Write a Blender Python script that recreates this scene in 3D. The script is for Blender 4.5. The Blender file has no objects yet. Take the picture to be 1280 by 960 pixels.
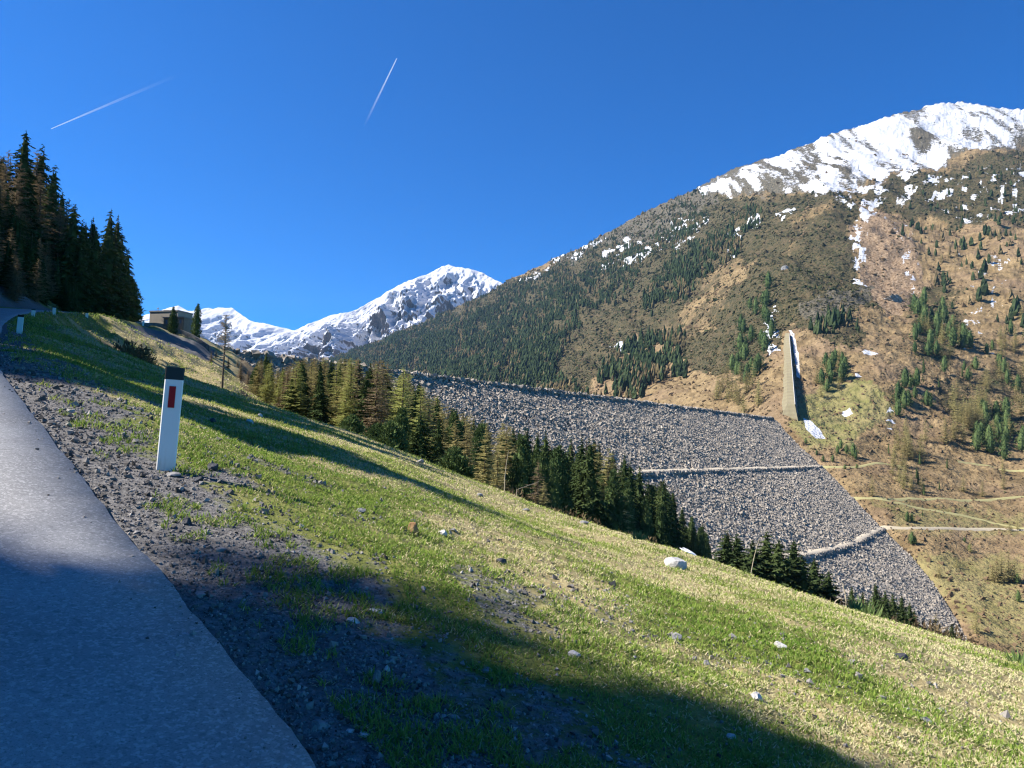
import bpy, math, random
import numpy as np
from mathutils import Matrix, Vector

R = math.radians
rng = np.random.default_rng(7)
random.seed(7)
sc = bpy.context.scene
COL = sc.collection

# ------------------------------------------------------------------ camera
F, CX, CY = 924.0, 640.0, 480.0
PITCH, ROLL = math.atan(65 / 924), R(1.5)
_f = np.array([0, math.cos(PITCH), math.sin(PITCH)])
_u0 = np.array([0, -math.sin(PITCH), math.cos(PITCH)])
_r0 = np.array([1.0, 0, 0])
CR = _r0 * math.cos(ROLL) + _u0 * math.sin(ROLL)
CU = -_r0 * math.sin(ROLL) + _u0 * math.cos(ROLL)
cam_d = bpy.data.cameras.new('camera')
cam = bpy.data.objects.new('camera', cam_d)
COL.objects.link(cam)
cam.matrix_world = Matrix(((CR[0], CU[0], -_f[0], 0), (CR[1], CU[1], -_f[1], 0), (CR[2], CU[2], -_f[2], 0), (0, 0, 0, 1)))
cam_d.sensor_width = 36
cam_d.lens = F / 1280 * 36
cam_d.clip_start, cam_d.clip_end = 0.1, 90000
sc.camera = cam

# ------------------------------------------------------------------ sky, sun, exposure
HAZE = 0.000028
SUN_EL, SUN_AZ = R(44), R(-90)           # azimuth from +Y, negative = to the left
S = np.array([math.sin(SUN_AZ) * math.cos(SUN_EL), math.cos(SUN_AZ) * math.cos(SUN_EL), math.sin(SUN_EL)])
world = bpy.data.worlds.new('World')
sc.world = world
world.use_nodes = True
wn = world.node_tree
bg = wn.nodes['Background']
sky = wn.nodes.new('ShaderNodeTexSky')
sky.sky_type = 'NISHITA'
sky.sun_disc = False
sky.sun_elevation = SUN_EL
sky.sun_rotation = SUN_AZ
sky.altitude = 2200
sky.air_density = 1.0
sky.dust_density = 0.1
sky.ozone_density = 5.0
hs = wn.nodes.new('ShaderNodeHueSaturation')
hs.inputs['Saturation'].default_value = 1.5
wn.links.new(sky.outputs[0], hs.inputs['Color'])
tint = wn.nodes.new('ShaderNodeMix')
tint.data_type, tint.blend_type = 'RGBA', 'MULTIPLY'
tint.inputs[0].default_value = 1.0
tint.inputs[7].default_value = (.25, .80, 1.0, 1)
wn.links.new(hs.outputs[0], tint.inputs[6])
wn.links.new(tint.outputs[2], bg.inputs[0])
bg.inputs[1].default_value = 0.076
sun_d = bpy.data.lights.new('sun', 'SUN')
sun_d.energy = 5.0
sun_d.angle = R(0.6)
sun_d.color = (1.0, 0.95, 0.87)
sun = bpy.data.objects.new('sun', sun_d)
COL.objects.link(sun)
sun.rotation_euler = Vector(S).to_track_quat('Z', 'Y').to_euler()
sc.view_settings.view_transform = 'Standard'
sc.view_settings.look = 'None'
sc.view_settings.exposure = 1.25
sc.view_settings.gamma = 1.0
sc.view_settings.use_curve_mapping = False
sc.render.engine = 'CYCLES'
sc.cycles.use_denoising = True
sc.cycles.filter_width = 1.2
sc.cycles.sample_clamp_indirect = 4.0
sc.cycles.max_bounces = 5
sc.cycles.diffuse_bounces = 2
sc.cycles.glossy_bounces = 1
sc.cycles.transmission_bounces = 2
sc.cycles.transparent_max_bounces = 8
sc.cycles.volume_bounces = 0

# ------------------------------------------------------------------ helpers
def ray(px, py):
    px, py = np.asarray(px, float), np.asarray(py, float)
    d = _f + CR * ((px - CX) / F)[..., None] + CU * ((CY - py) / F)[..., None]
    return d / d[..., 1:2]

def P(px, py, d):
    return ray(px, py) * np.asarray(d, float)[..., None]

def proj(p):
    p = np.asarray(p, float)
    w = p @ _f
    w = np.where(w < 0.05, 0.05, w)
    return CX + F * (p @ CR) / w, CY - F * (p @ CU) / w

def _hash(ix, iy, iz, seed):
    h = (ix.astype(np.int64) * 374761393 + iy.astype(np.int64) * 668265263 + iz.astype(np.int64) * 1442695041 + seed * 974634777) & 0xffffffff
    h = ((h ^ (h >> 13)) * 1274126177) & 0xffffffff
    h = ((h ^ (h >> 16)) * 2246822519) & 0xffffffff
    return ((h ^ (h >> 15)) & 0xffffff) / float(0xffffff)

def vn2(x, y, seed=0):
    ix, iy = np.floor(x), np.floor(y)
    fx, fy = x - ix, y - iy
    fx = fx * fx * fx * (fx * (fx * 6 - 15) + 10)
    fy = fy * fy * fy * (fy * (fy * 6 - 15) + 10)
    z = np.zeros_like(ix)
    a, b = _hash(ix, iy, z, seed), _hash(ix + 1, iy, z, seed)
    c, d = _hash(ix, iy + 1, z, seed), _hash(ix + 1, iy + 1, z, seed)
    return ((a + (b - a) * fx) * (1 - fy) + (c + (d - c) * fx) * fy) * 2 - 1

def fbm(x, y, octv=4, seed=0, gain=0.5):
    x, y = np.asarray(x, float), np.asarray(y, float)
    s, a, t = np.zeros(np.broadcast(x, y).shape), 1.0, 0.0
    for o in range(octv):
        s = s + a * vn2(x, y, seed + o * 17)
        t += a
        a *= gain
        x, y = x * 2.03 + 11.3, y * 2.03 + 5.7
    return s / t * 1.5

def ridged(x, y, octv=4, seed=0):
    s, a, t = 0.0, 1.0, 0.0
    x, y = np.asarray(x, float), np.asarray(y, float)
    for o in range(octv):
        s = s + a * (1 - 2 * np.abs(vn2(x, y, seed + o * 31)))
        t += a
        a *= 0.5
        x, y = x * 2.07 + 3.1, y * 2.07 + 7.7
    return s / t

def sstep(a, b, x):
    t = np.clip((np.asarray(x, float) - a) / (b - a), 0, 1)
    return t * t * (3 - 2 * t)

def tps_fit(X, f, lam=0.0):
    n = len(X)
    d = np.linalg.norm(X[:, None] - X[None], axis=2)
    K = np.where(d > 0, d * d * np.log(d + 1e-12), 0) + lam * np.eye(n)
    A = np.zeros((n + 3, n + 3))
    A[:n, :n] = K
    A[:n, n] = 1
    A[:n, n + 1:] = X
    A[n, :n] = 1
    A[n + 1:, :n] = X.T
    return X, np.linalg.solve(A, np.concatenate([f, np.zeros(3)]))

def tps_eval(fit, Q):
    X, w = fit
    out = np.empty(len(Q))
    for i in range(0, len(Q), 60000):
        q = Q[i:i + 60000]
        d2 = ((q[:, None] - X[None]) ** 2).sum(2)
        K = 0.5 * d2 * np.log(d2 + 1e-18)
        out[i:i + 60000] = K @ w[:-3] + w[-3] + q @ w[-2:]
    return out

def polymask(px, py, poly, soft=6.0):
    poly = np.asarray(poly, float)
    inside = np.zeros(px.shape, bool)
    dist = np.full(px.shape, 1e9)
    for a, b in zip(poly, np.roll(poly, -1, axis=0)):
        cond = (a[1] > py) != (b[1] > py)
        xi = (b[0] - a[0]) * (py - a[1]) / ((b[1] - a[1]) or 1e-9) + a[0]
        inside ^= cond & (px < xi)
        ab = b - a
        t = np.clip(((px - a[0]) * ab[0] + (py - a[1]) * ab[1]) / max(ab @ ab, 1e-9), 0, 1)
        dist = np.minimum(dist, np.hypot(px - a[0] - t * ab[0], py - a[1] - t * ab[1]))
    return sstep(-soft, soft, np.where(inside, dist, -dist))

# ---- objects
def tag(o, label=None, cat=None, group=None, kind=None):
    if label: o['label'] = label
    if cat: o['category'] = cat
    if group: o['group'] = group
    if kind: o['kind'] = kind
    return o

def new_mesh(name, verts, faces, mats=(), attrs=None, smooth=False, midx=None):
    """faces: an (n,k) array or a list of such arrays"""
    me = bpy.data.meshes.new(name)
    verts = np.asarray(verts, np.float32)
    if isinstance(faces, np.ndarray):
        faces = [faces]
    faces = [np.asarray(f, np.int32) for f in faces if len(f)]
    loops = np.concatenate([f.ravel() for f in faces])
    tot = np.concatenate([np.full(len(f), f.shape[1], np.int32) for f in faces])
    start = np.concatenate([[0], np.cumsum(tot)[:-1]]).astype(np.int32)
    me.vertices.add(len(verts))
    me.vertices.foreach_set('co', verts.ravel())
    me.loops.add(len(loops))
    me.loops.foreach_set('vertex_index', loops)
    me.polygons.add(len(tot))
    me.polygons.foreach_set('loop_start', start)
    me.polygons.foreach_set('loop_total', tot)
    me.polygons.foreach_set('use_smooth', np.full(len(tot), bool(smooth)))
    if midx is not None:
        me.polygons.foreach_set('material_index', np.asarray(midx, np.int32))
    for k, v in (attrs or {}).items():
        a = me.attributes.new(k, 'FLOAT', 'POINT')
        a.data.foreach_set('value', np.asarray(v, np.float32).ravel())
    for m in mats:
        me.materials.append(m)
    me.update(calc_edges=True)
    me.validate()
    return me

def obj(name, me, parent=None, loc=None):
    o = bpy.data.objects.new(name, me)
    COL.objects.link(o)
    if parent is not None: o.parent = parent
    if loc is not None: o.location = [float(v) for v in loc]
    return o

def grid_faces(nr, nc, wrap=False):
    i, j = np.meshgrid(np.arange(nr - 1), np.arange(nc if wrap else nc - 1), indexing='ij')
    a = i * nc + j
    b = i * nc + (j + 1) % nc
    return np.stack([a, b, b + nc, a + nc], -1).reshape(-1, 4)

class MB:
    """collects pieces of one mesh"""
    def __init__(s):
        s.v, s.f, s.n = [], {}, 0
    def add(s, v, f):
        v, f = np.asarray(v, float).reshape(-1, 3), np.asarray(f, int)
        s.v.append(v)
        s.f.setdefault(f.shape[1], []).append(f + s.n)
        s.n += len(v)
    def box(s, lo, hi, taper=1.0):
        x0, y0, z0 = lo; x1, y1, z1 = hi
        cx, cy = (x0 + x1) / 2, (y0 + y1) / 2
        v = [(x0, y0, z0), (x1, y0, z0), (x1, y1, z0), (x0, y1, z0)]
        v += [(cx + (a - cx) * taper, cy + (b - cy) * taper, z1) for a, b, _ in v]
        s.add(v, [(0, 3, 2, 1), (4, 5, 6, 7), (0, 1, 5, 4), (1, 2, 6, 5), (2, 3, 7, 6), (3, 0, 4, 7)])
    def tube(s, pts, rad, n=7, cap=True):
        pts = np.asarray(pts, float)
        rad = np.broadcast_to(rad, len(pts))
        t = np.gradient(pts, axis=0)
        t /= np.linalg.norm(t, axis=1)[:, None] + 1e-12
        ref = np.array([1.0, 0, 0]) if abs(t[0][0]) < .8 else np.array([0, 1.0, 0])
        a = np.cross(t, ref); a /= np.linalg.norm(a, axis=1)[:, None]
        b = np.cross(t, a)
        th = np.arange(n) * 2 * math.pi / n
        v = pts[:, None] + rad[:, None, None] * (a[:, None] * np.cos(th)[None, :, None] + b[:, None] * np.sin(th)[None, :, None])
        s.add(v.reshape(-1, 3), grid_faces(len(pts), n, True))
        if cap:
            k = len(pts) * n
            base = s.n - k
            s.f.setdefault(n, []).append(np.array([list(range(base, base + n))]))
            s.f.setdefault(n, []).append(np.array([list(range(base + k - n, base + k))[::-1]]))
    def mesh(s, name, mats=(), smooth=False):
        return new_mesh(name, np.concatenate(s.v), [np.concatenate(x) for x in s.f.values()], mats, smooth=smooth)

# ---- materials
def mat(name):
    m = bpy.data.materials.new(name)
    m.use_nodes = True
    nt = m.node_tree
    nt.nodes.clear()
    out = nt.nodes.new('ShaderNodeOutputMaterial')
    return m, nt, out

class NT:
    def __init__(s, nt): s.nt = nt
    def n(s, typ, out=0, props=None, **ins):
        nd = s.nt.nodes.new(typ)
        for k, v in (props or {}).items(): setattr(nd, k, v)
        for k, v in ins.items():
            key = int(k[1:]) if k[0] == 'i' and k[1:].isdigit() else k.replace('_', ' ')
            sock = nd.inputs[key]
            if isinstance(v, bpy.types.NodeSocket): s.nt.links.new(v, sock)
            else: sock.default_value = v
        return nd.outputs[out]
    def attr(s, name): return s.n('ShaderNodeAttribute', 'Fac', dict(attribute_name=name))
    def math(s, op, a, b=0.0, clamp=False): return s.n('ShaderNodeMath', 0, dict(operation=op, use_clamp=clamp), i0=a, i1=b)
    def mix(s, fac, a, b):
        nd = s.nt.nodes.new('ShaderNodeMix'); nd.data_type = 'RGBA'
        for sock, v in ((nd.inputs[0], fac), (nd.inputs[6], a), (nd.inputs[7], b)):
            if isinstance(v, bpy.types.NodeSocket): s.nt.links.new(v, sock)
            else: sock.default_value = v if not isinstance(v, tuple) else (*v, 1)[:4]
        return nd.outputs[2]
    def coord(s): return s.n('ShaderNodeTexCoord', 'Object')
    def geo(s): return s.n('ShaderNodeNewGeometry', 'Position')
    def noise(s, vec, scale, detail=3.0, rough=0.55, dist=0.0, out='Fac'):
        return s.n('ShaderNodeTexNoise', out, None, Vector=vec, Scale=scale, Detail=detail, Roughness=rough, Distortion=dist)
    def vor(s, vec, scale, out='Distance', feature='F1', rnd=1.0):
        return s.n('ShaderNodeTexVoronoi', out, dict(feature=feature), Vector=vec, Scale=scale, Randomness=rnd)
    def thr(s, v, lo, hi):
        return s.n('ShaderNodeMapRange', 0, dict(interpolation_type='SMOOTHSTEP'), i0=v, i1=lo, i2=hi, i3=0.0, i4=1.0)
    def bump(s, h, strength=0.5, dist=0.02):
        return s.n('ShaderNodeBump', 0, None, Height=h, Strength=strength, Distance=dist)
    def scalevec(s, vec, sx, sy, sz):
        return s.n('ShaderNodeMapping', 0, None, Vector=vec, Scale=(sx, sy, sz))
    def bsdf(s, out, color, rough=0.9, spec=0.2, normal=None, **kw):
        nd = s.nt.nodes.new('ShaderNodeBsdfPrincipled')
        for k, v in [('Base Color', color), ('Roughness', rough), ('Specular IOR Level', spec), ('Normal', normal)] + list(kw.items()):
            if v is None: continue
            k = k.replace('_', ' ')
            if isinstance(v, bpy.types.NodeSocket): s.nt.links.new(v, nd.inputs[k])
            else: nd.inputs[k].default_value = (*v, 1) if isinstance(v, tuple) and len(v) == 3 else v
        s.nt.links.new(nd.outputs[0], out.inputs[0])
        return nd

def simple(name, color, rough=0.7, var=0.12, scale=6.0, bump=0.0, spec=0.2):
    m, nt, out = mat(name)
    k = NT(nt)
    v = k.coord()
    nz = k.noise(v, scale, 5, .65)
    c = k.mix(nz, tuple(x * (1 - var * 2) for x in color), tuple(min(1, x * (1 + var * 2)) for x in color))
    k.bsdf(out, c, rough, spec, k.bump(nz, bump, .02) if bump else None)
    return m

def leafmat(name, dark, light, trans=0.15, scale=0.5, rnd=0.5):
    """foliage: colour varies from tree to tree and through the crown"""
    m, nt, out = mat(name)
    k = NT(nt)
    oi = k.n('ShaderNodeObjectInfo', 'Random')
    nz = k.noise(k.coord(), scale, 3, .6)
    f = k.math('ADD', k.math('MULTIPLY', oi, rnd), k.math('MULTIPLY', k.thr(nz, .3, .7), 1 - rnd), True)
    c = k.mix(f, dark, light)
    d = k.n('ShaderNodeBsdfDiffuse', 0, None, Color=c)
    t = k.n('ShaderNodeBsdfTranslucent', 0, None, Color=c)
    mx = k.n('ShaderNodeMixShader', 0, None, i0=trans, i1=d, i2=t)
    nt.links.new(mx, out.inputs[0])
    return m

# ------------------------------------------------------------------ near hillside: heights
def near_pt(px, py):
    d = ray(px, py)
    return d * (1.5 / (.07 - .22 * d[0] - d[2]))
EDGE = np.array([(20, -23, -5.0), (9.4, -9.8, -3.1), (5.0, -4.4, -2.25), (1.86, -.55, -1.65), (.29, 1.39, -1.35), *[tuple(near_pt(a, b)) for a, b in [(400, 960), (259, 785), (131, 631), (0, 462)]],
                 (-14.5, 20.3, 2.2), (-23, 33, 4.1), (-34, 49, 6.6), (-43.5, 64.5, 9.5), (-51, 80, 12.2), (-56.5, 97, 14.7),
                 (-61.5, 115, 16.6), (-68, 132, 18.2), (-76, 149, 19.4), (-84, 166, 19.8), (-92, 183, 19.9), (-104, 208, 20)], float)

def spline(pts, per):
    """Catmull-Rom through the points"""
    pts = np.asarray(pts, float)
    q = np.concatenate([[2 * pts[0] - pts[1]], pts, [2 * pts[-1] - pts[-2]]])
    out = []
    for i in range(1, len(q) - 2):
        for t in np.arange(per) / per:
            out.append(0.5 * (2 * q[i] + (q[i + 1] - q[i - 1]) * t + (2 * q[i - 1] - 5 * q[i] + 4 * q[i + 1] - q[i + 2]) * t * t
                              + (3 * q[i] - q[i - 1] - 3 * q[i + 1] + q[i + 2]) * t ** 3))
    out.append(pts[-1])
    return np.array(out)

EDGE_S = spline(EDGE, 4)
ROADW = 5.3

def road_coord(x, y):
    """distance to the road's right edge (positive = right of the road) and the edge's height there"""
    best = np.full(x.shape, 1e9); e = np.zeros(x.shape); z = np.zeros(x.shape)
    for a, b in zip(EDGE_S[:-1], EDGE_S[1:]):
        ab = b - a
        L2 = ab[0] ** 2 + ab[1] ** 2
        t = np.clip(((x - a[0]) * ab[0] + (y - a[1]) * ab[1]) / L2, 0, 1)
        dx, dy = x - a[0] - t * ab[0], y - a[1] - t * ab[1]
        d = np.hypot(dx, dy)
        s = np.sign(ab[1] * dx - ab[0] * dy)
        m = d < best
        best = np.where(m, d, best); e = np.where(m, d * s, e); z = np.where(m, a[2] + t * ab[2], z)
    return e, z

_pix = [(640, 960, 2.9), (1000, 960, 3.5), (1280, 960, 4.3), (640, 760, 5.1), (900, 840, 4.9), (1280, 890, 7), (900, 780, 7), (900, 740, 11),
        (900, 708, 20), (1100, 800, 8.5), (1100, 776, 16), (1280, 829, 14), (640, 690, 8), (640, 645, 17), (640, 622, 31), (770, 668, 26), (500, 605, 11),
        (500, 572, 24), (450, 546, 40), (300, 600, 7), (300, 540, 13), (300, 505, 34), (280, 490, 56), (150, 520, 10), (150, 470, 22),
        (207, 587, 6.5), (100, 440, 32), (140, 436, 52), (85, 408, 56),
        (95, 430, 66), (130, 452, 64), (180, 476, 64), (240, 492, 70), (60, 396, 84),
        (110, 396, 100), (170, 420, 105), (230, 450, 100), (290, 476, 95), (170, 408, 140), (215, 419, 146), (262, 440, 150), (200, 410, 156), (248, 423, 158), (310, 455, 165),
        (0, 352, 104), (100, 392, 118)]
_wld = [(-12, 0, 2.0), (-22, 8, 6), (-32, 20, 10), (-20, -10, 4), (-45, 38, 17), (-58, 58, 20), (-75, 85, 25), (-75, 105, 21.5), (-95, 110, 34),
        (-90, 130, 28), (-102, 150, 28), (-120, 140, 46), (-115, 180, 29), (-140, 200, 42), (-160, 120, 75), (-110, 60, 50),
        (0, 60, -7.2), (0, 110, -11), (0, 160, -16), (0, 205, -24), (-18, 90, -2.5), (-24, 120, -1), (-38, 185, -3), (-32, 95, 3.5), (-45, 140, 6), (-50, 180, 5),
        (10, 60, -11.5), (26, 150, -21), (36, 210, -31), (50, 200, -31), (60, 240, -46), (17, 50, -13), (35, 100, -23.5), (69, 200, -52), (25, 50, -15),
        (55, 110, -27), (100, 200, -58), (130, 260, -80), (24, 35, -10.8), (69, 100, -33), (138, 200, -64), (193, 280, -88), (60, 30, -22), (150, 100, -62),
        (220, 200, -92), (40, 0, -13), (100, 0, -38), (200, 60, -86), (6, -5, -2.9), (10, -10, -4.2), (-5, -6, -.9), (0, -20, -3.5), (30, -20, -12),
        (-15, -20, 1.5), (100, -60, -40), (-60, -40, 26), (-100, 0, 46), (0, -100, -12), (0, -250, -20), (250, -100, -90), (-250, 0, 100), (-220, 220, 85),
        (-80, 260, 8), (-20, 280, -20), (60, 300, -60), (0, 0, -1.5), (1.5, .5, -1.55), (-1.5, 1.0, -1.35)]
CP = np.array([P(*t) for t in _pix] + [np.array(t, float) for t in _wld] + [p for p in EDGE[1:-2]])

def warp(x, y):
    r = np.hypot(x, y)
    k = np.log1p(r / 4) / np.maximum(r, 1e-6)
    return np.stack([x * k, y * k], -1)

_r = np.hypot(CP[:, 0], CP[:, 1])
HFIT = tps_fit(warp(CP[:, 0], CP[:, 1]), (CP[:, 2] + 1.5) / (_r + 3), 0.002)

def H(x, y, micro=True, full=False):
    x, y = np.asarray(x, float), np.asarray(y, float)
    sh = x.shape
    x, y = x.ravel(), y.ravel()
    r = np.hypot(x, y)
    z = -1.5 + tps_eval(HFIT, warp(x, y)) * (r + 3)
    e, zr = road_coord(x, y)
    if micro:
        bumpy = sstep(0.3, 1.8, e) + sstep(-5.5, -7.5, e)
        z = z + bumpy * (0.035 * fbm(x * 1.1, y * 1.1, 4, 3) + 0.02 * fbm(x * 6, y * 6, 2, 4) * sstep(30, 8, r)
                         + 0.10 * fbm(x * .25, y * .25, 3, 5) * sstep(6, 25, r)
                         + (0.55 * fbm(x * .35, y * .5, 4, 6) + 0.9 * fbm(x * .08, y * .08, 3, 8)) * sstep(62, 90, r) * (.25 + .75 * sstep(-25, -45, x)))
    z = np.where(e > -2.5, zr - .035 + (z - zr + .035) * sstep(0.1, 3.2, e), z)
    z = np.where((e <= 0) & (e >= -ROADW), zr - 0.05, z)
    z = np.where(e < -ROADW, (zr - .03) + (z - zr + .03) * sstep(-ROADW, -ROADW - 4.5, e), z)
    if full:
        return z.reshape(sh), e.reshape(sh), r.reshape(sh)
    return z.reshape(sh)

# masks on the near hillside, fixed in the world
def gravel_w(x, y, e):
    n = fbm(x * .9, y * .9, 4, 21)
    n2 = fbm(x * .35 + 3, y * .35, 3, 22)
    near = sstep(1.55, .3, e + .55 * n)
    patch = sstep(.2, .55, n + .5 * n2 + .10) * sstep(5.0, 1.4, e) * .52
    return np.clip(np.maximum(near, patch), 0, 1) * (e > -ROADW)

def dry_w(x, y, e):
    n = fbm(x * .5, y * .5, 4, 33)
    return np.clip(.47 + .65 * n + .34 * sstep(2, 8, e) - .25 * sstep(4, 1, e), 0, 1)

# ------------------------------------------------------------------ ground sheet
fine = np.arange(-58, 58, .16)
az = np.radians(np.concatenate([fine, np.arange(58, 302, 2.5)]))
rad = np.concatenate([[.25, .5, .75], .95 * np.power(1.0145, np.arange(0, 405))])
rad = rad[rad < 320]
A, RR = np.meshgrid(az, rad)
GX, GY = np.sin(A) * RR, np.cos(A) * RR
GZ, GE, GR = H(GX, GY, full=True)
gv = np.stack([GX, GY, GZ], -1).reshape(-1, 3)
nc = len(az)
cen = np.array([[0, 0, float(H(np.array([0.0]), np.array([0.0]))[0])]])
gf = grid_faces(len(rad), nc, True)[:, ::-1]
fan = np.array([[len(gv), (j + 1) % nc, j] for j in range(nc)])
gpx, gpy = proj(gv)
ge, gr = GE.ravel(), GR.ravel()
rub = polymask(gpx, gpy, [(150, 403), (180, 409), (215, 417), (250, 428), (272, 440), (262, 452), (215, 434), (172, 417)], 3) * (gr > 110) * (gr < 175)
rub = np.maximum(rub, sstep(-ROADW - .4, -ROADW - 1.5, ge) * sstep(-ROADW - 9, -ROADW - 6, ge) * (gr > 60) * (gr < 125))
grav = np.maximum(gravel_w(gv[:, 0], gv[:, 1], ge) * (gr < 60), rub)
grav = np.maximum(grav, .0)
scrub = np.clip(polymask(gpx, gpy, [(120, 425), (165, 440), (200, 452), (196, 468), (150, 452)], 5) * (gr > 62) * (gr < 100)
                + sstep(40, 60, gr) * sstep(20, 60, gpx - 640) * .7 + sstep(60, 80, gr) * (gpx > 300) * (gpx < 900) * .9, 0, 1)
attrs = dict(gravel=np.append(grav, 0), dry=np.append(dry_w(gv[:, 0], gv[:, 1], ge), .5), scrub=np.append(scrub, 0))

m_ground, nt, out = mat('hillside_soil')
k = NT(nt)
pos = k.geo()
n1 = k.noise(pos, 9, 5, .65)
n2 = k.noise(pos, 1.3, 4, .6)
n3 = k.noise(pos, 45, 3, .6)
vd = k.vor(pos, 26, 'Color')
sep = k.n('ShaderNodeSeparateColor', 0, None, Color=vd)
grassc = k.mix(k.thr(n1, .35, .65), (.10, .115, .028), (.19, .19, .055))
dryc = k.mix(k.thr(n1, .3, .7), (.25, .20, .095), (.38, .31, .16))
dm = k.math('ADD', k.attr('dry'), k.math('MULTIPLY', k.math('SUBTRACT', n2, .5), .9))
gc = k.mix(k.thr(dm, .35, .75), grassc, dryc)
scc = k.mix(k.thr(n2, .35, .65), (.10, .068, .042), (.17, .13, .075))
gc = k.mix(k.attr('scrub'), gc, scc)
stone = k.mix(sep, (.045, .042, .04), (.24, .222, .208))
stone = k.mix(k.thr(n3, .35, .7), k.mix(k.thr(n1, .3, .7), (.088, .084, .081), (.165, .158, .15)), stone)
gm = k.math('ADD', k.attr('gravel'), k.math('MULTIPLY', k.math('SUBTRACT', n1, .5), .7))
col = k.mix(k.thr(gm, .38, .6), gc, stone)
hgt = k.math('ADD', k.math('MULTIPLY', n3, .6), k.math('MULTIPLY', n1, 1.5))
k.bsdf(out, col, .95, .1, k.bump(hgt, .8, .03))
ground = obj('hillside', new_mesh('hillside', np.concatenate([gv, cen]), [gf, fan], [m_ground], attrs, True))
tag(ground, kind='structure')

# ------------------------------------------------------------------ road
m_road, nt, out = mat('old_asphalt')
k = NT(nt)
pos = k.geo()
n1, n2, n3 = k.noise(pos, 120, 2, .7), k.noise(pos, .8, 4, .6), k.noise(pos, 22, 4, .65)
sepc = k.n('ShaderNodeSeparateColor', 0, None, Color=k.vor(pos, 75, 'Color'))
c = k.mix(k.thr(n2, .3, .7), (.22, .216, .214), (.30, .296, .292))
c = k.mix(k.math('MULTIPLY', k.thr(sepc, .55, 1.0), .75), c, (.42, .41, .40))
c = k.mix(k.math('MULTIPLY', k.thr(n1, .5, .8), .75), c, (.04, .04, .042))
c = k.mix(k.math('MULTIPLY', k.thr(n3, .5, .75), .5), c, (.10, .098, .098))
k.bsdf(out, c, .82, .25, k.bump(k.math('ADD', n1, k.math('MULTIPLY', n3, .5)), .45, .006))
es = spline(EDGE, 40)
tg = np.gradient(es[:, :2], axis=0)
tg /= np.linalg.norm(tg, axis=1)[:, None]
nl = np.stack([-tg[:, 1], tg[:, 0]], -1)
sarc = np.concatenate([[0], np.cumsum(np.hypot(*np.diff(es[:, :2], axis=0).T))])
jit = .018 * fbm(sarc * 1.2, sarc * 0, 3, 77) + .008 * fbm(sarc * 9, sarc * 0, 3, 78)
rows = []
offs = [(-.01, -.09), (0.0, .0), (.5, .006), (1.5, .02), (2.65, .03), (3.8, .02), (ROADW - .2, .0), (ROADW, -.09)]
for o_, dz in offs:
    q = es.copy()
    q[:, :2] += nl * (o_ + (jit[:, None] if o_ < .3 else 0))
    q[:, 2] += dz
    rows.append(q)
rv = np.stack(rows, 1)
ro = obj('road', new_mesh('road', rv.reshape(-1, 3), grid_faces(len(es), len(offs))[:, ::-1], [m_road], None, True))
tag(ro, kind='structure')

# ------------------------------------------------------------------ the rockfill dam
P0, TD = np.array([-50.0, 220.0, 19.5]), np.array([.568, .823, 0])
TD /= np.linalg.norm(TD)
ND = np.array([TD[1], -TD[0], 0])
SL = 1.5
CREST = 19.5
def dam_depth(px, py):
    d = ray(px, py)
    return (P0 @ ND + SL * CREST) / (d @ ND + SL * d[..., 2])
CONTACT = np.array([(967, 524), (1000, 560), (1024, 582), (1061, 619), (1096, 657), (1136, 695), (1165, 731), (1201, 788), (1222, 835), (1260, 930)], float)

def dam_pt(t, off, lift=0.0):
    """t metres along the crest, off metres out from it, lift metres off the face"""
    n = np.array([ND[0] * 1, ND[1], SL]); n = n / np.linalg.norm(n)
    p = P0 + np.multiply.outer(t, TD) + np.multiply.outer(off, ND)
    p[..., 2] = CREST - off / SL
    return p + np.multiply.outer(np.broadcast_to(lift, np.shape(t)), n)
def dam_keep(p, pad=0.0):
    px, py = proj(p)
    cx = np.interp(py, CONTACT[:, 1], CONTACT[:, 0], left=967, right=1300)
    return (px < cx + pad) & (p[:, 2] > H(p[:, 0], p[:, 1], False) - 3.5)

dam = tag(obj('rockfill_dam', None, None, P0), 'huge grey rockfill dam of loose boulders closing the valley', 'dam')
def dam_child(name, me, parent=dam):
    o = obj(name, me, parent)
    o.location = [float(-v) for v in P0] if parent is dam else (0, 0, 0)
    return o
m_rock, nt, out = mat('dam_boulders')
k = NT(nt)
tone = k.attr('tone')
nz = k.noise(k.geo(), .45, 4, .6)
nb = k.noise(k.geo(), .02, 4, .6)
c = k.mix(tone, (.195, .168, .136), (.43, .38, .318))
c = k.mix(k.math('MULTIPLY', k.thr(nz, .4, .75), .5), c, (.24, .21, .18))
c = k.mix(k.math('MULTIPLY', k.thr(nb, .45, .75), .35), c, (.21, .185, .16))
k.bsdf(out, c, .9, .15)
m_core = simple('dam_fill', (.09, .08, .07), .95, .2, .3)

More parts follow.
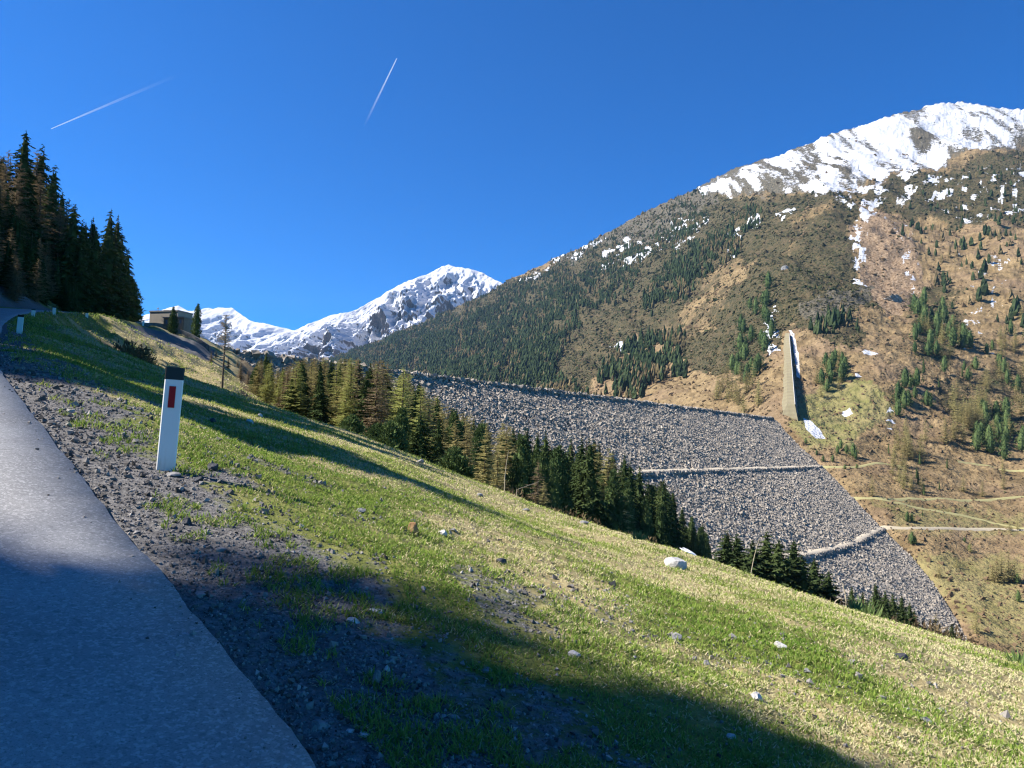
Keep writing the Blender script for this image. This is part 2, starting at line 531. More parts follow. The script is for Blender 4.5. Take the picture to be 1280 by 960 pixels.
CUBE = np.array([(-1, -1, -1), (1, -1, -1), (1, 1, -1), (-1, 1, -1), (-1, -1, 1), (1, -1, 1), (1, 1, 1), (-1, 1, 1)], float)
CUBEF = np.array([(0, 3, 2, 1), (4, 5, 6, 7), (0, 1, 5, 4), (1, 2, 6, 5), (2, 3, 7, 6), (3, 0, 4, 7)])
OCT = np.array([(1, 0, 0), (-1, 0, 0), (0, 1, 0), (0, -1, 0), (0, 0, 1), (0, 0, -1)], float)
OCTF = np.array([(0, 2, 4), (2, 1, 4), (1, 3, 4), (3, 0, 4), (2, 0, 5), (1, 2, 5), (3, 1, 5), (0, 3, 5)])
def rand_rot(n):
    q = rng.normal(size=(n, 4)); q /= np.linalg.norm(q, axis=1)[:, None]
    w, x, y, z = q.T
    return np.stack([1 - 2 * (y * y + z * z), 2 * (x * y - z * w), 2 * (x * z + y * w), 2 * (x * y + z * w), 1 - 2 * (x * x + z * z), 2 * (y * z - x * w),
                     2 * (x * z - y * w), 2 * (y * z + x * w), 1 - 2 * (x * x + y * y)], -1).reshape(n, 3, 3)
def scatter_rocks(p, size, shape='cube', flat=None):
    base, fc = (CUBE, CUBEF) if shape == 'cube' else (OCT, OCTF)
    n = len(p)
    v = base[None] * (1 + rng.uniform(-.33, .33, (n, len(base), 3)))
    v = v * (np.asarray(size)[:, None, None] * rng.uniform(.6, 1.2, (n, 1, 3)))
    v = np.einsum('nij,nkj->nki', rand_rot(n), v)
    if flat is not None: v[:, :, 2] *= flat
    f = fc[None] + (np.arange(n) * len(base))[:, None, None]
    return (v + p[:, None]).reshape(-1, 3), f.reshape(-1, fc.shape[1]), len(base)

# the two tracks that cross the face: narrow benches with boulders along their outer edge
UP = np.array([0, 0, 1.0])
def track_line(pix): return spline([P(a, b, dam_depth(np.array(a), np.array(b))) for a, b in pix], 14)
TRACKS = [('upper_track', track_line([(700, 596), (760, 591), (829, 588), (900, 586), (980, 584), (1024, 582)]), 1.5), ('lower_track', track_line([(975, 694), (1005, 691), (1035, 685), (1065, 676), (1085, 666), (1100, 659)]), 1.9)]
extra = []
for nm, pts, w in TRACKS:
    q = np.repeat(pts, 26, axis=0) + rng.uniform(-.5, .5, (len(pts) * 26, 1)) * np.repeat(np.gradient(pts, axis=0), 26, axis=0)
    f_ = rng.uniform(.0, 1.0, len(q))
    extra.append(q + ND * (w + .25 + f_ * .7)[:, None] + UP * (.45 - w * .30 - .25 - f_ * 1.3)[:, None])
# loose boulders over the whole face
st = .56
tt, oo = np.meshgrid(np.arange(-70, 475, st), np.arange(2.5, 225, st * .92))
tt = tt + rng.uniform(-.6, .6, tt.shape); oo = oo + rng.uniform(-.6, .6, oo.shape)
p = dam_pt(tt.ravel(), oo.ravel(), -.15 + .5 * fbm(tt.ravel() * .12, oo.ravel() * .12, 3, 9))
p = p[dam_keep(p, 2)]
p = np.concatenate([p] + extra)
sz = np.clip(rng.lognormal(-1.34, .38, len(p)), .12, .8)
v, f, kk = scatter_rocks(p, sz)
tone = np.repeat(np.clip(rng.normal(.42, .16, len(p)), 0, 1), kk)
dam_child('boulder_face', new_mesh('boulder_face', v, f, [m_rock], dict(tone=tone)))
print('dam rocks', len(p))
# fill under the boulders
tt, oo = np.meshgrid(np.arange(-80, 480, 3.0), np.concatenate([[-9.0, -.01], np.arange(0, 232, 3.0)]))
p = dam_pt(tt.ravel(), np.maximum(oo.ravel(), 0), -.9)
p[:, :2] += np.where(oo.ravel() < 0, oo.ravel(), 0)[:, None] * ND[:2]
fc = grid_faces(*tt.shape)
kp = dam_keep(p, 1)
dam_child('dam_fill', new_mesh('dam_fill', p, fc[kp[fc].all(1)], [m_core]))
# steep crest wall of bigger blocks with a pale coping
tt, zz = np.meshgrid(np.arange(-75, 462, 1.15), np.arange(.2, 2.6, .75))
tt = tt + rng.uniform(-.4, .4, tt.shape)
p = P0 + np.multiply.outer(tt.ravel(), TD) + np.multiply.outer(1.4 - .28 * zz.ravel() + rng.uniform(-.35, .35, tt.size), ND)
p[:, 2] = CREST - 2.2 + zz.ravel() + rng.uniform(-.2, .2, tt.size)
v, f, kk = scatter_rocks(p, np.clip(rng.lognormal(-.55, .25, len(p)), .35, .9))
dam_child('crest_wall', new_mesh('crest_wall', v, f, [m_rock], dict(tone=np.repeat(np.clip(rng.normal(.3, .22, len(p)), 0, 1), kk))))
mb = MB()
m_cop = simple('pale_coping', (.42, .41, .40), .8, .1, .5)
for t0 in np.arange(-75, 461, 6.0):
    a = P0 + TD * t0; b = P0 + TD * (t0 + 5.7)
    z0, z1 = CREST - .25, CREST + .25 + rng.uniform(-.06, .06)
    q = [a + ND * .3, b + ND * .3, b - ND * 7, a - ND * 7]
    mb.add([(*w[:2], z0) for w in q] + [(*w[:2], z1) for w in q], CUBEF)
dam_child('crest_road', mb.mesh('crest_road', [m_cop]))
# two tracks on the face
m_track = simple('pale_track', (.50, .43, .32), .95, .15, .8)
for nm, pts, w in TRACKS:
    lv = [pts + ND * (w + .3) + UP * (.1 - w * .30), pts + ND * w + UP * (.38 - w * .30), pts - ND * .5 + UP * .5, pts - ND * 1.6 + UP * .2]
    dam_child(nm, new_mesh(nm, np.stack(lv, 1).reshape(-1, 3), grid_faces(len(pts), 4), [m_track], None, True))

# ------------------------------------------------------------------ the mountain across the valley
SKY = np.array([(360, 470), (400, 458), (430, 443), (470, 428), (520, 407), (560, 389), (600, 372), (640, 349), (680, 331), (722, 312), (752, 297), (800, 270), (825, 257), (865, 240),
                (890, 224), (930, 208), (960, 201), (989, 190), (1020, 178), (1054, 166), (1090, 153), (1130, 143), (1167, 132), (1203, 129), (1240, 134), (1280, 140), (1400, 165), (1640, 240)], float)
BOT = np.array([(360, 475), (430, 478), (560, 497), (700, 514), (850, 532), (960, 545), (967, 550), (1000, 578), (1024, 598), (1061, 635), (1096, 673), (1136, 712), (1165, 748), (1201, 805), (1222, 850),
                (1280, 900), (1640, 1100)], float)
_mc = [(430, 444, 3300), (440, 470, 2500), (520, 485, 1700), (520, 408, 3200), (650, 500, 1150), (650, 425, 1900), (640, 349, 2900), (752, 297, 2700), (850, 520, 760), (850, 480, 950), (850, 400, 1300),
       (850, 300, 1950), (850, 246, 2400), (940, 530, 640), (940, 500, 690), (1000, 480, 690), (1000, 400, 900), (1000, 300, 1300), (1000, 187, 2150), (1100, 560, 565), (1100, 480, 680), (1100, 400, 880),
       (1100, 300, 1250), (1100, 150, 2300), (1203, 129, 2500), (1203, 250, 1500), (1280, 142, 2350), (1280, 200, 1750), (1280, 300, 1230), (1280, 400, 930), (1280, 500, 720),
       (1280, 600, 535), (1280, 700, 400), (1280, 800, 310), (1280, 900, 250), (1400, 165, 2300), (1640, 240, 2200), (1640, 500, 650), (1640, 800, 300), (1640, 1100, 190)]
for a, b in CONTACT[:-1]:
    dd = float(dam_depth(np.array(a), np.array(b)))
    _mc += [(a, b, dd * 1.004), (a + 70, b, dd * 1.02), (a - 25, b + 14, dd * 1.05)]
_mc = np.array(_mc)
MFIT = tps_fit(_mc[:, :2] / 400, np.log(_mc[:, 2]), 0.0015)
MC, MRW = 900, 360
mcol = np.concatenate([np.linspace(360, 1300, 780), np.linspace(1300, 1640, MC - 780 + 1)[1:]])
mtt = np.linspace(0, 1, MRW)
mtop = np.interp(mcol, SKY[:, 0], SKY[:, 1]) - .8 * fbm(mcol * .08, mcol * 0, 4, 50) - 1.0 * fbm(mcol * .3, mcol * 0, 2, 51)
mbot = np.interp(mcol, BOT[:, 0], BOT[:, 1])
MPX = np.broadcast_to(mcol[None], (MRW, MC)).copy()
MPY = mbot[None] + (mtop - mbot)[None] * mtt[:, None]
MD = np.exp(tps_eval(MFIT, np.stack([MPX, MPY], -1).reshape(-1, 2) / 400)).reshape(MPX.shape)
MV = P(MPX, MPY, MD)
# ribs, gullies, benches and boulder fields
am = sstep(450, 1300, MD)
x_, y_, z_ = MV[..., 0], MV[..., 1], MV[..., 2]
rel = (26 * ridged(x_ / 260, z_ / 420 + y_ / 900, 4, 61) + 11 * fbm(x_ / 70, z_ / 70, 4, 62)) * am
rel += 3.0 * fbm(x_ / 25, z_ / 25 + y_ / 60, 4, 63) * sstep(330, 620, MD) + 1.4 * fbm(x_ / 6, z_ / 6 + y_ / 15, 3, 64) * sstep(420, 700, MD)
rel += .35 * fbm(x_ / 5, y_ / 8, 3, 65)
cdist = np.minimum.reduce([np.hypot(MPX - a, MPY - b) for a, b in np.concatenate([np.linspace(c0, c1, 6) for c0, c1 in zip(CONTACT[:-1], CONTACT[1:])])])
rel *= sstep(2, 50, cdist)
rel *= np.minimum(1, .35 + (MPY - mtop[None]) / 25)
MV[..., 2] += rel
back1 = MV[-1] * 1.02; back1[:, 2] = MV[-1, :, 2] - 30
back2 = MV[-1] * 1.25; back2[:, 2] = MV[-1, :, 2] * .4
allv = np.concatenate([MV.reshape(-1, 3), back1, back2])

# cover of the slope, drawn where each patch lies on the mountain
wx = MPX + 9 * fbm(MPX / 18, MPY / 14, 4, 71) + 4 * fbm(MPX / 6, MPY / 5, 3, 72)
wy = MPY + 7 * fbm(MPX / 18, MPY / 14, 4, 73) + 3 * fbm(MPX / 6, MPY / 5, 3, 74)
def pm(poly, soft=6): return polymask(wx, wy, poly, soft)
streak = fbm((MPX * .85 + MPY * .5) / 26, (MPY * .85 - MPX * .5) / 7, 4, 75)
snow = pm([(862, 240), (900, 218), (960, 198), (1040, 168), (1100, 146), (1203, 122), (1280, 132), (1640, 230), (1640, 330), (1420, 215), (1330, 182), (1285, 172), (1240, 184), (1190, 196), (1150, 212), (1105, 222), (1062, 236), (1032, 250), (1005, 246), (960, 240), (905, 250), (880, 244)], 9)
snow = snow * (.42 + .48 * sstep(-.7, .5, streak)) - .30 * pm([(985, 212), (1030, 195), (1070, 200), (1060, 222), (1010, 232)], 10) - .16 * pm([(870, 240), (960, 205), (1010, 190), (1000, 235), (900, 255)], 12)
snow -= .22 * pm([(1120, 165), (1165, 160), (1170, 176), (1130, 178)], 8)
patch = fbm(MPX / 9, MPY / 5, 4, 76) * .5 + .5
def addsnow(poly, amt, soft=5, thr=.5):
    global snow
    snow = np.maximum(snow, pm(poly, soft) * (amt * sstep(thr - .18, thr + .12, patch) if thr else amt))
addsnow([(770, 300), (880, 268), (890, 276), (860, 308), (800, 335), (770, 345), (740, 340)], .8, 8, .60)
addsnow([(1030, 238), (1100, 222), (1150, 215), (1150, 232), (1100, 250), (1080, 300), (1075, 330), (1088, 362), (1060, 340), (1066, 290), (1050, 258)], .75, 6, .55)
addsnow([(1098, 268), (1130, 280), (1148, 330), (1145, 362), (1134, 340), (1128, 300)], .62, 5, .62)
addsnow([(1100, 225), (1280, 205), (1280, 275), (1200, 290), (1180, 260), (1110, 252)], .65, 10, .66)
addsnow([(690, 322), (720, 313), (750, 302), (748, 312), (716, 325)], .9, 3, .35)
addsnow([(640, 352), (680, 332), (715, 316), (712, 322), (660, 348)], .8, 3, .5)
addsnow([(905, 300), (950, 262), (960, 268), (945, 290), (915, 325), (900, 325)], .8, 5, .5)
addsnow([(960, 262), (1010, 262), (1018, 270), (975, 280)], .8, 3, .55)
addsnow([(955, 395), (972, 398), (972, 440), (955, 448)], .85, 3, .5)
addsnow([(1170, 300), (1280, 330), (1280, 400), (1230, 400), (1180, 345)], .5, 10, .74)
addsnow([(1160, 380), (1240, 370), (1240, 450), (1180, 440)], .5, 10, .74)
addsnow([(755, 442), (800, 428), (806, 432), (765, 446)], .8, 3, .5)
for poly in ([(1004, 524), (1012, 526), (1026, 538), (1032, 548), (1020, 548), (1008, 536)], [(1076, 445), (1086, 438), (1100, 447), (1090, 449), (1080, 449)], [(1050, 515), (1062, 514), (1066, 519), (1056, 519)],
             [(1108, 516), (1112, 509), (1118, 515)], [(1106, 528), (1114, 525), (1120, 529)], [(1108, 538), (1114, 537), (1116, 540)], [(1068, 470), (1074, 470), (1078, 474), (1070, 474)], [(984, 417), (993, 424), (992, 436), (988, 424)], [(990, 424), (994, 428), (998, 446), (1000, 474), (996, 474)]):
    snow = np.maximum(snow, polymask(MPX, MPY, poly, 1.2))
shrub = pm([(640, 355), (865, 245), (1000, 246), (1062, 240), (1160, 214), (1290, 178), (1640, 320), (1640, 420), (1290, 290), (1190, 285), (1120, 262), (1072, 250), (1064, 330), (1098, 378), (1064, 402), (985, 415), (935, 470), (880, 470), (800, 420), (700, 400)], 9)
shrub = np.maximum(shrub, .9 * pm([(360, 480), (430, 440), (640, 345), (780, 300), (860, 330), (800, 420), (740, 490), (650, 520), (400, 500)], 9))
shrub = np.maximum(shrub, .75 * pm([(1010, 415), (1062, 395), (1080, 425), (1070, 440), (1040, 435)], 5))
shrub = np.maximum(shrub, .75 * pm([(1130, 365), (1190, 350), (1215, 420), (1190, 460), (1140, 445)], 8))
shrub = np.maximum(shrub, .55 * pm([(1160, 480), (1290, 440), (1290, 560), (1200, 560)], 10))
shrub = np.clip(shrub - .55 * pm([(800, 440), (905, 330), (950, 335), (900, 400), (850, 440)], 7) - .4 * pm([(980, 285), (1060, 250), (1050, 270), (990, 310)], 5), 0, 1)
scree = pm([(1072, 272), (1110, 266), (1150, 320), (1146, 368), (1110, 400), (1085, 360), (1070, 310)], 7)
meadow = pm([(985, 530), (1000, 500), (1050, 470), (1095, 480), (1120, 520), (1060, 560), (1010, 560)], 12) * .8
meadow = np.maximum(meadow, .55 * pm([(1120, 690), (1280, 690), (1290, 820), (1220, 800)], 14))
meadow = np.maximum(meadow, .5 * pm([(1080, 620), (1290, 640), (1290, 680), (1120, 660)], 10))
rocky = np.maximum(pm([(745, 305), (865, 242), (905, 238), (890, 262), (800, 300), (760, 312)], 6), pm([(985, 395), (1090, 345), (1080, 385), (1030, 410)], 6) * .9)
pathm = np.clip(polymask(MPX, MPY, [(1094, 655), (1110, 657), (1300, 662), (1300, 664), (1110, 661)], .7), 0, 1)
nb_ = 2 * MC
rocky = np.maximum(rocky, .8 * polymask(wx, wy, [(700, 340), (862, 245), (1000, 246), (1062, 236), (1110, 226), (1200, 196), (1290, 178), (1640, 330), (1640, 200), (1203, 110), (900, 205), (800, 265), (700, 320)], 8))
mattrs = dict(snow=snow, shrub=shrub, scree=scree, meadow=meadow, rocky=rocky)
mattrs = {kx: np.concatenate([v.ravel(), v[-1], v[-1]]) for kx, v in mattrs.items()}

m_mtn, nt, out = mat('mountain_cover')
k = NT(nt)
pos = k.geo()
big, mid, sml = k.noise(pos, .012, 5, .62), k.noise(pos, .055, 5, .62), k.noise(pos, .3, 4, .62)
fine_ = k.math('ADD', k.math('MULTIPLY', mid, .5), k.math('MULTIPLY', sml, .5))
tan = k.mix(k.thr(mid, .32, .68), (.145, .10, .05), (.295, .21, .108))
tan = k.mix(k.math('MULTIPLY', k.thr(sml, .42, .62), .5), tan, (.105, .08, .042))
tan = k.mix(k.math('MULTIPLY', k.thr(big, .45, .65), .45), tan, (.22, .15, .10))
mead = k.mix(k.thr(mid, .3, .7), (.165, .16, .055), (.24, .20, .09))
shr = k.mix(k.thr(sml, .38, .62), (.026, .032, .017), (.095, .076, .038))
shr = k.mix(k.math('MULTIPLY', k.thr(mid, .45, .65), .55), shr, (.115, .082, .046))
scr = k.mix(k.thr(sml, .35, .65), (.13, .085, .05), (.29, .21, .135))
rck = k.mix(k.thr(sml, .35, .65), (.038, .038, .03), (.15, .128, .09))
def patchy(name, lo=.4, hi=.6, amt=.8, n=fine_):
    return k.thr(k.math('ADD', k.attr(name), k.math('MULTIPLY', k.math('SUBTRACT', n, .5), amt)), lo, hi)
c = k.mix(patchy('meadow', .2, .7), tan, mead)
shn = k.math('ADD', fine_, k.math('MULTIPLY', k.math('SUBTRACT', big, .5), .9))
c = k.mix(patchy('shrub', .36, .62, 2.2, shn), c, shr)
c = k.mix(patchy('scree', .3, .6), c, scr)
c = k.mix(patchy('rocky', .35, .6, 1.2), c, rck)
n4 = k.noise(k.scalevec(pos, .7, .7, 2.0), .14, 5, .65)
sn = patchy('snow', .43, .53, 2.0, k.math('ADD', k.math('MULTIPLY', mid, .25), k.math('ADD', k.math('MULTIPLY', n4, .45), k.math('MULTIPLY', sml, .3))))
c = k.mix(sn, c, (.50, .51, .54))
k.bsdf(out, c, .95, .08, k.bump(k.math('ADD', k.math('MULTIPLY', sml, 1.2), k.math('MULTIPLY', mid, 3.0)), .7, 3.0))
mtn = obj('mountain', new_mesh('mountain', allv, grid_faces(MRW + 2, MC), [m_mtn], mattrs, True))
tag(mtn, kind='structure')

def msurf(px, py):
    """the point of the mountain's surface seen at that pixel (before relief)"""
    px, py = np.asarray(px, float), np.asarray(py, float)
    j = np.interp(px, mcol, np.arange(MC))
    b, t = np.interp(px, mcol, mbot), np.interp(px, mcol, mtop)
    i = np.clip((py - b) / (t - b), 0, 1) * (MRW - 1)
    i0, j0 = np.clip(i.astype(int), 0, MRW - 2), np.clip(j.astype(int), 0, MC - 2)
    fi, fj = (i - i0)[..., None], (j - j0)[..., None]
    return (MV[i0, j0] * (1 - fi) + MV[i0 + 1, j0] * fi) * (1 - fj) + (MV[i0, j0 + 1] * (1 - fi) + MV[i0 + 1, j0 + 1] * fi) * fj

def hill_track(pix, w, m, lift=.5):
    pts = np.concatenate([np.linspace(a, b, 40, endpoint=False) for a, b in zip(pix[:-1], pix[1:])] + [[pix[-1]]])
    p = msurf(pts[:, 0], pts[:, 1]); p[:, 2] += lift
    kx = np.ones(9) / 9
    for c_ in range(3):
        p[:, c_] = np.convolve(np.pad(p[:, c_], 4, 'edge'), kx, 'valid')
    t = np.gradient(p, axis=0); t[:, 2] = 0; t /= np.linalg.norm(t, axis=1)[:, None]
    n = np.stack([t[:, 1], -t[:, 0], t[:, 0] * 0], -1)
    lo, hi = p + n * w, p - n * w
    lo2 = lo + n * 2.0; lo2[:, 2] -= 2.5
    hi2 = hi - n * .5; hi2[:, 2] -= .8
    o = obj('track', new_mesh('track', np.stack([lo2, lo, hi, hi2], 1).reshape(-1, 3), grid_faces(len(p), 4), [m], None, True))
    tag(o, kind='structure')
m_gt = simple('grassy_track', (.30, .27, .125), .95, .15, .2)
hill_track([(1098, 659), (1106, 658), (1130, 660), (1200, 661), (1320, 664)], .75, simple('pale_dirt', (.40, .34, .24), .95, .15, .5))
hill_track([(1026, 583), (1080, 583), (1130, 583)], .8, m_gt)
hill_track([(1194, 578), (1220, 580), (1250, 584), (1310, 592)], .9, m_gt)
hill_track([(1066, 622), (1100, 623), (1180, 623), (1310, 622)], .7, m_gt)
hill_track([(1092, 623), (1130, 630), (1180, 640), (1240, 653), (1320, 668)], .8, m_gt)

# ------------------------------------------------------------------ snow mountains up the valley
m_snow, nt, out = mat('snow_and_rock')
k = NT(nt)
pos = k.geo()
nrm = k.n('ShaderNodeNewGeometry', 'Normal')
nz = k.n('ShaderNodeSeparateXYZ', 2, None, Vector=nrm)
a, b = k.noise(pos, .02, 7, .75), k.noise(k.scalevec(pos, 1, 1, .4), .1, 6, .75)
st_ = k.math('ADD', k.math('MULTIPLY', k.math('SUBTRACT', a, .5), 1.1), k.math('MULTIPLY', k.math('SUBTRACT', b, .5), 1.6))
rock = k.mix(k.thr(b, .35, .65), (.045, .042, .045), (.15, .115, .095))
sm = k.thr(k.math('ADD', k.math('ADD', nz, st_), k.attr('snow')), .42, .60)
k.bsdf(out, k.mix(sm, rock, (.50, .51, .55)), .9, .1, k.bump(b, .6, 8))
def far_peak(name, skyl, bot, d0, d1, relief, seed, snowf, ncol=560, nrow=260, rscale=420):
    skyl = np.array(skyl, float)
    c = np.linspace(skyl[0, 0], skyl[-1, 0], ncol)
    top = np.interp(c, skyl[:, 0], skyl[:, 1]) - 1.0 * fbm(c * .12, c * 0, 4, seed)
    t = np.linspace(0, 1, nrow)
    PX = np.broadcast_to(c, (nrow, ncol)); PY = bot + (top - bot)[None] * t[:, None]
    D = d0 * (d1 / d0) ** (t[:, None] * ((bot - top)[None] / (bot - top).max()))
    V = P(PX, PY, D)
    x, y, z = V[..., 0], V[..., 1], V[..., 2]
    rl = relief * (ridged(x / rscale + .35 * z / rscale, z / (rscale * 2.2), 6, seed + 1) * 1.0 + .55 * fbm(x / (rscale * .3), z / (rscale * .3), 5, seed + 2) + .25 * ridged(x / (rscale * .16) - .5 * z / (rscale * .16), z / (rscale * .4), 4, seed + 5))
    rl *= np.minimum(1, .15 + (PY - top[None]) / 40)
    V[..., 1] += -rl * 1.6
    V[..., 2] += rl * .35
    b1 = V[-1] * 1.03; b1[:, 2] -= 60
    b2 = V[-1] * 1.3; b2[:, 2] = 0
    sn = snowf(PX, PY)
    o = obj(name, new_mesh(name, np.concatenate([V.reshape(-1, 3), b1, b2]), grid_faces(nrow + 2, ncol), [m_snow], dict(snow=np.concatenate([sn.ravel(), sn[-1], sn[-1]])), True))
    tag(o, kind='structure')
far_peak('snow_peak', [(290, 452), (306, 441), (337, 424), (376, 409), (412, 395), (440, 389), (452, 383), (480, 368), (525, 347), (548, 336), (561, 332), (584, 337), (604, 342), (623, 352), (660, 368), (720, 400)],
         485, 3400, 5200, 150, 81, lambda px, py: .62 - .5 * sstep(425, 455, py + .08 * (px - 430)) )
far_peak('far_snow_range', [(60, 402), (120, 398), (170, 396), (202, 389), (225, 383), (236, 390), (259, 386), (272, 384), (290, 385), (300, 391), (314, 402), (330, 405), (350, 410), (365, 412), (410, 424)],
         480, 4800, 6800, 150, 91, lambda px, py: .28 + 0 * px, 380, 140, 520)
far_peak('dark_ridge', [(250, 470), (270, 446), (286, 428), (298, 440), (312, 462)], 490, 3000, 3300, 40, 95, lambda px, py: -.25 + 0 * px, 90, 60)

# ------------------------------------------------------------------ trees
m_bark = simple('bark', (.10, .075, .055), .95, .3, 8, .6)
m_bark_pale = simple('bare_bark', (.42, .36, .29), .95, .25, 6, .4)
m_spruce = leafmat('spruce_needles', (.030, .050, .020), (.088, .115, .042), .12, .5)
m_pine = leafmat('stone_pine_needles', (.040, .072, .030), (.135, .18, .065), .15, .6, .65)
m_larch = leafmat('larch_spring_needles', (.28, .225, .11), (.40, .36, .15), .25, .35, .6)
m_larchg = leafmat('larch_fresh_needles', (.32, .31, .11), (.40, .42, .14), .3, .35, .6)
m_larchb = leafmat('larch_bare_twigs', (.22, .165, .105), (.33, .26, .15), .2, .35, .6)
m_bush = leafmat('shrub_twigs', (.11, .075, .05), (.20, .165, .08), .2, .6)

def tris(c, d, side, L, W):
    """leaf triangles: base at c, pointing along d"""
    a = c - side * W[:, None]; b = c + side * W[:, None]; t = c + d * L[:, None]
    n = len(c)
    return np.stack([a, b, t], 1).reshape(-1, 3), np.arange(3 * n).reshape(n, 3)

def unit(v): return v / (np.linalg.norm(v, axis=-1, keepdims=True) + 1e-9)

def trunk_mesh(name, Ht, r, m, g, lean=.01, n=7):
    mb = MB()
    z = np.linspace(-.4, Ht * .97, 9)
    w = np.stack([lean * Ht * np.sin(z / Ht * 3 + g.uniform(0, 6)), lean * Ht * np.sin(z / Ht * 2.3 + g.uniform(0, 6)), z], -1)
    w[:, :2] -= w[1, :2]
    mb.tube(w, r * (1 - np.clip(z, 0, None) / Ht) ** .8 + .012, n, False)
    return mb

def conifer(name, g, Ht, Rm, levels, per, k, m, *a, jz=.5, **kw): return _conifer(name, g, Ht, Rm, levels, per, k, m, *a, jz=jz, **kw)
def _conifer(name, g, Ht, Rm, levels, per, k, m, droop=.35, prof=.85, base=.06, leaf=.42, core=True, thin=1.0, up=0.0, rag=.25, jz=.5):
    """whorls of drooping branches hung with needle sprays"""
    V, Fc, n = [], [], 0
    C, D, S_, L_, W_ = [], [], [], [], []
    for lv in range(levels):
        q = lv / (levels - 1)
        z = Ht * (base + (.985 - base) * q)
        rr = Rm * ((1 - q) ** prof) * g.uniform(1 - rag, 1 + rag * .6) * min(1, .55 + q * 4) + .12
        nb = max(3, int(per * (1 - .45 * q)))
        a0 = g.uniform(0, 6.3)
        for b in range(nb):
            a = a0 + b * 6.283 / nb + g.uniform(-.35, .35)
            r = rr * g.uniform(.62, 1.12)
            d = np.array([math.cos(a), math.sin(a), 0])
            s = np.array([-math.sin(a), math.cos(a), 0])
            zj = z + g.uniform(-jz, jz) * Ht / levels
            for i in range(k):
                f = (i + g.uniform(.2, .9)) / k
                c = d * r * f + np.array([0, 0, zj - droop * r * f * f + up * r * f])
                for sg in (-1, 1):
                    dirv = unit(d * g.uniform(.2, .9) + s * sg * g.uniform(.5, 1.0) + np.array([0, 0, g.uniform(-.75, .15) + up]))
                    C.append(c); D.append(dirv); S_.append(unit(np.cross(dirv, g.normal(size=3))))
                    ln = leaf * r * (1 - .45 * f) * g.uniform(.6, 1.25) + .10
                    L_.append(ln); W_.append(ln * .27 * thin)
            C.append(d * r * .75 + np.array([0, 0, zj - droop * r * .6 + up * r * .75])); D.append(unit(d + np.array([0, 0, -.25 + up]))); S_.append(s)
            L_.append(r * .38 + .1); W_.append((.11 * r + .03) * thin)
    C.append(np.array([0, 0, Ht * .95])); D.append(np.array([0, 0, 1.0])); S_.append(np.array([1.0, 0, 0])); L_.append(Ht * .06); W_.append(.07)
    v, f = tris(np.array(C), np.array(D), np.array(S_), np.array(L_), np.array(W_))
    mb = MB(); mb.add(v, f)
    if core:
        th = np.linspace(0, 6.283, 8)[:-1]
        zz = np.array([.08, .3, .6, .93]) * Ht
        rr = Rm * .42 * (1 - zz / Ht) ** prof
        w = np.stack([np.stack([np.cos(th) * r * g.uniform(.7, 1.2, 7), np.sin(th) * r * g.uniform(.7, 1.2, 7), np.full(7, z) + g.uniform(-.3, .3, 7)], -1) for r, z in zip(rr, zz)])
        mb.add(w.reshape(-1, 3), grid_faces(4, 7, True))
    return mb

def stone_pine(g, Ht, Rm, clumps, per):
    """rounded column of bushy, upturned clumps"""
    mb = MB()
    C, D, S_, L_, W_ = [], [], [], [], []
    for i in range(clumps):
        q = (i + .5) / clumps
        pr = (min(1, (q + .10) / .26) ** .6) * (1 - max(0, (q - .28) / .74) ** 1.7) ** .9
        a = i * 2.39996 + g.uniform(-.4, .4)
        r = Rm * pr * g.uniform(.60, 1.08)
        c = np.array([math.cos(a) * r, math.sin(a) * r, Ht * (.07 + .88 * q) + g.uniform(-.2, .2)])
        out_ = np.array([math.cos(a), math.sin(a), .35])
        cr = Rm * .42 * g.uniform(.75, 1.25) * (.55 + .45 * pr)
        for j in range(per):
            o_ = g.normal(size=3); o_ = unit(o_ + out_ * .55)
            p = c + o_ * cr * g.uniform(.25, 1.0) * np.array([1, 1, .75])
            dv = unit(o_ + np.array([0, 0, .55]) + g.normal(size=3) * .35)
            C.append(p); D.append(dv); S_.append(unit(np.cross(dv, g.normal(size=3))))
            L_.append(cr * g.uniform(.45, .95)); W_.append(cr * .20)
    v, f = tris(np.array(C), np.array(D), np.array(S_), np.array(L_), np.array(W_))
    mb.add(v, f)
    th = np.linspace(0, 6.283, 8)[:-1]
    w = np.stack([np.stack([np.cos(th) * r, np.sin(th) * r, np.full(7, z)], -1) for r, z in zip(np.array([.3, .6, .62, .35, .05]) * Rm, np.array([.08, .28, .55, .8, .93]) * Ht)])
    mb.add(w.reshape(-1, 3), grid_faces(5, 7, True))
    return mb

def bush(g, Ht, Rm, n):
    o_ = unit(g.normal(size=(n, 3)) * np.array([1, 1, .8])); o_[:, 2] = np.abs(o_[:, 2])
    lump = 1 + .3 * np.sin(3 * np.arctan2(o_[:, 1], o_[:, 0]) + g.uniform(0, 6))
    p = o_ * (g.uniform(.3, .9, (n, 1)) * lump[:, None]) * np.array([Rm, Rm, Ht])
    d = unit(o_ + g.normal(size=(n, 3)) * .5 + np.array([0, 0, .3]))
    s = unit(np.cross(d, g.normal(size=(n, 3))))
    L = Ht * g.uniform(.07, .2, n)
    mb = MB(); v, f = tris(p, d, s, L, L * .25); mb.add(v, f)
    return mb

def with_stem(mb, Ht):
    mb.tube(np.array([(0, 0, -.3), (.05, 0, Ht * .5), (0, 0, Ht * .98)]), np.array([.16, .1, .02]), 5, False)
    return mb

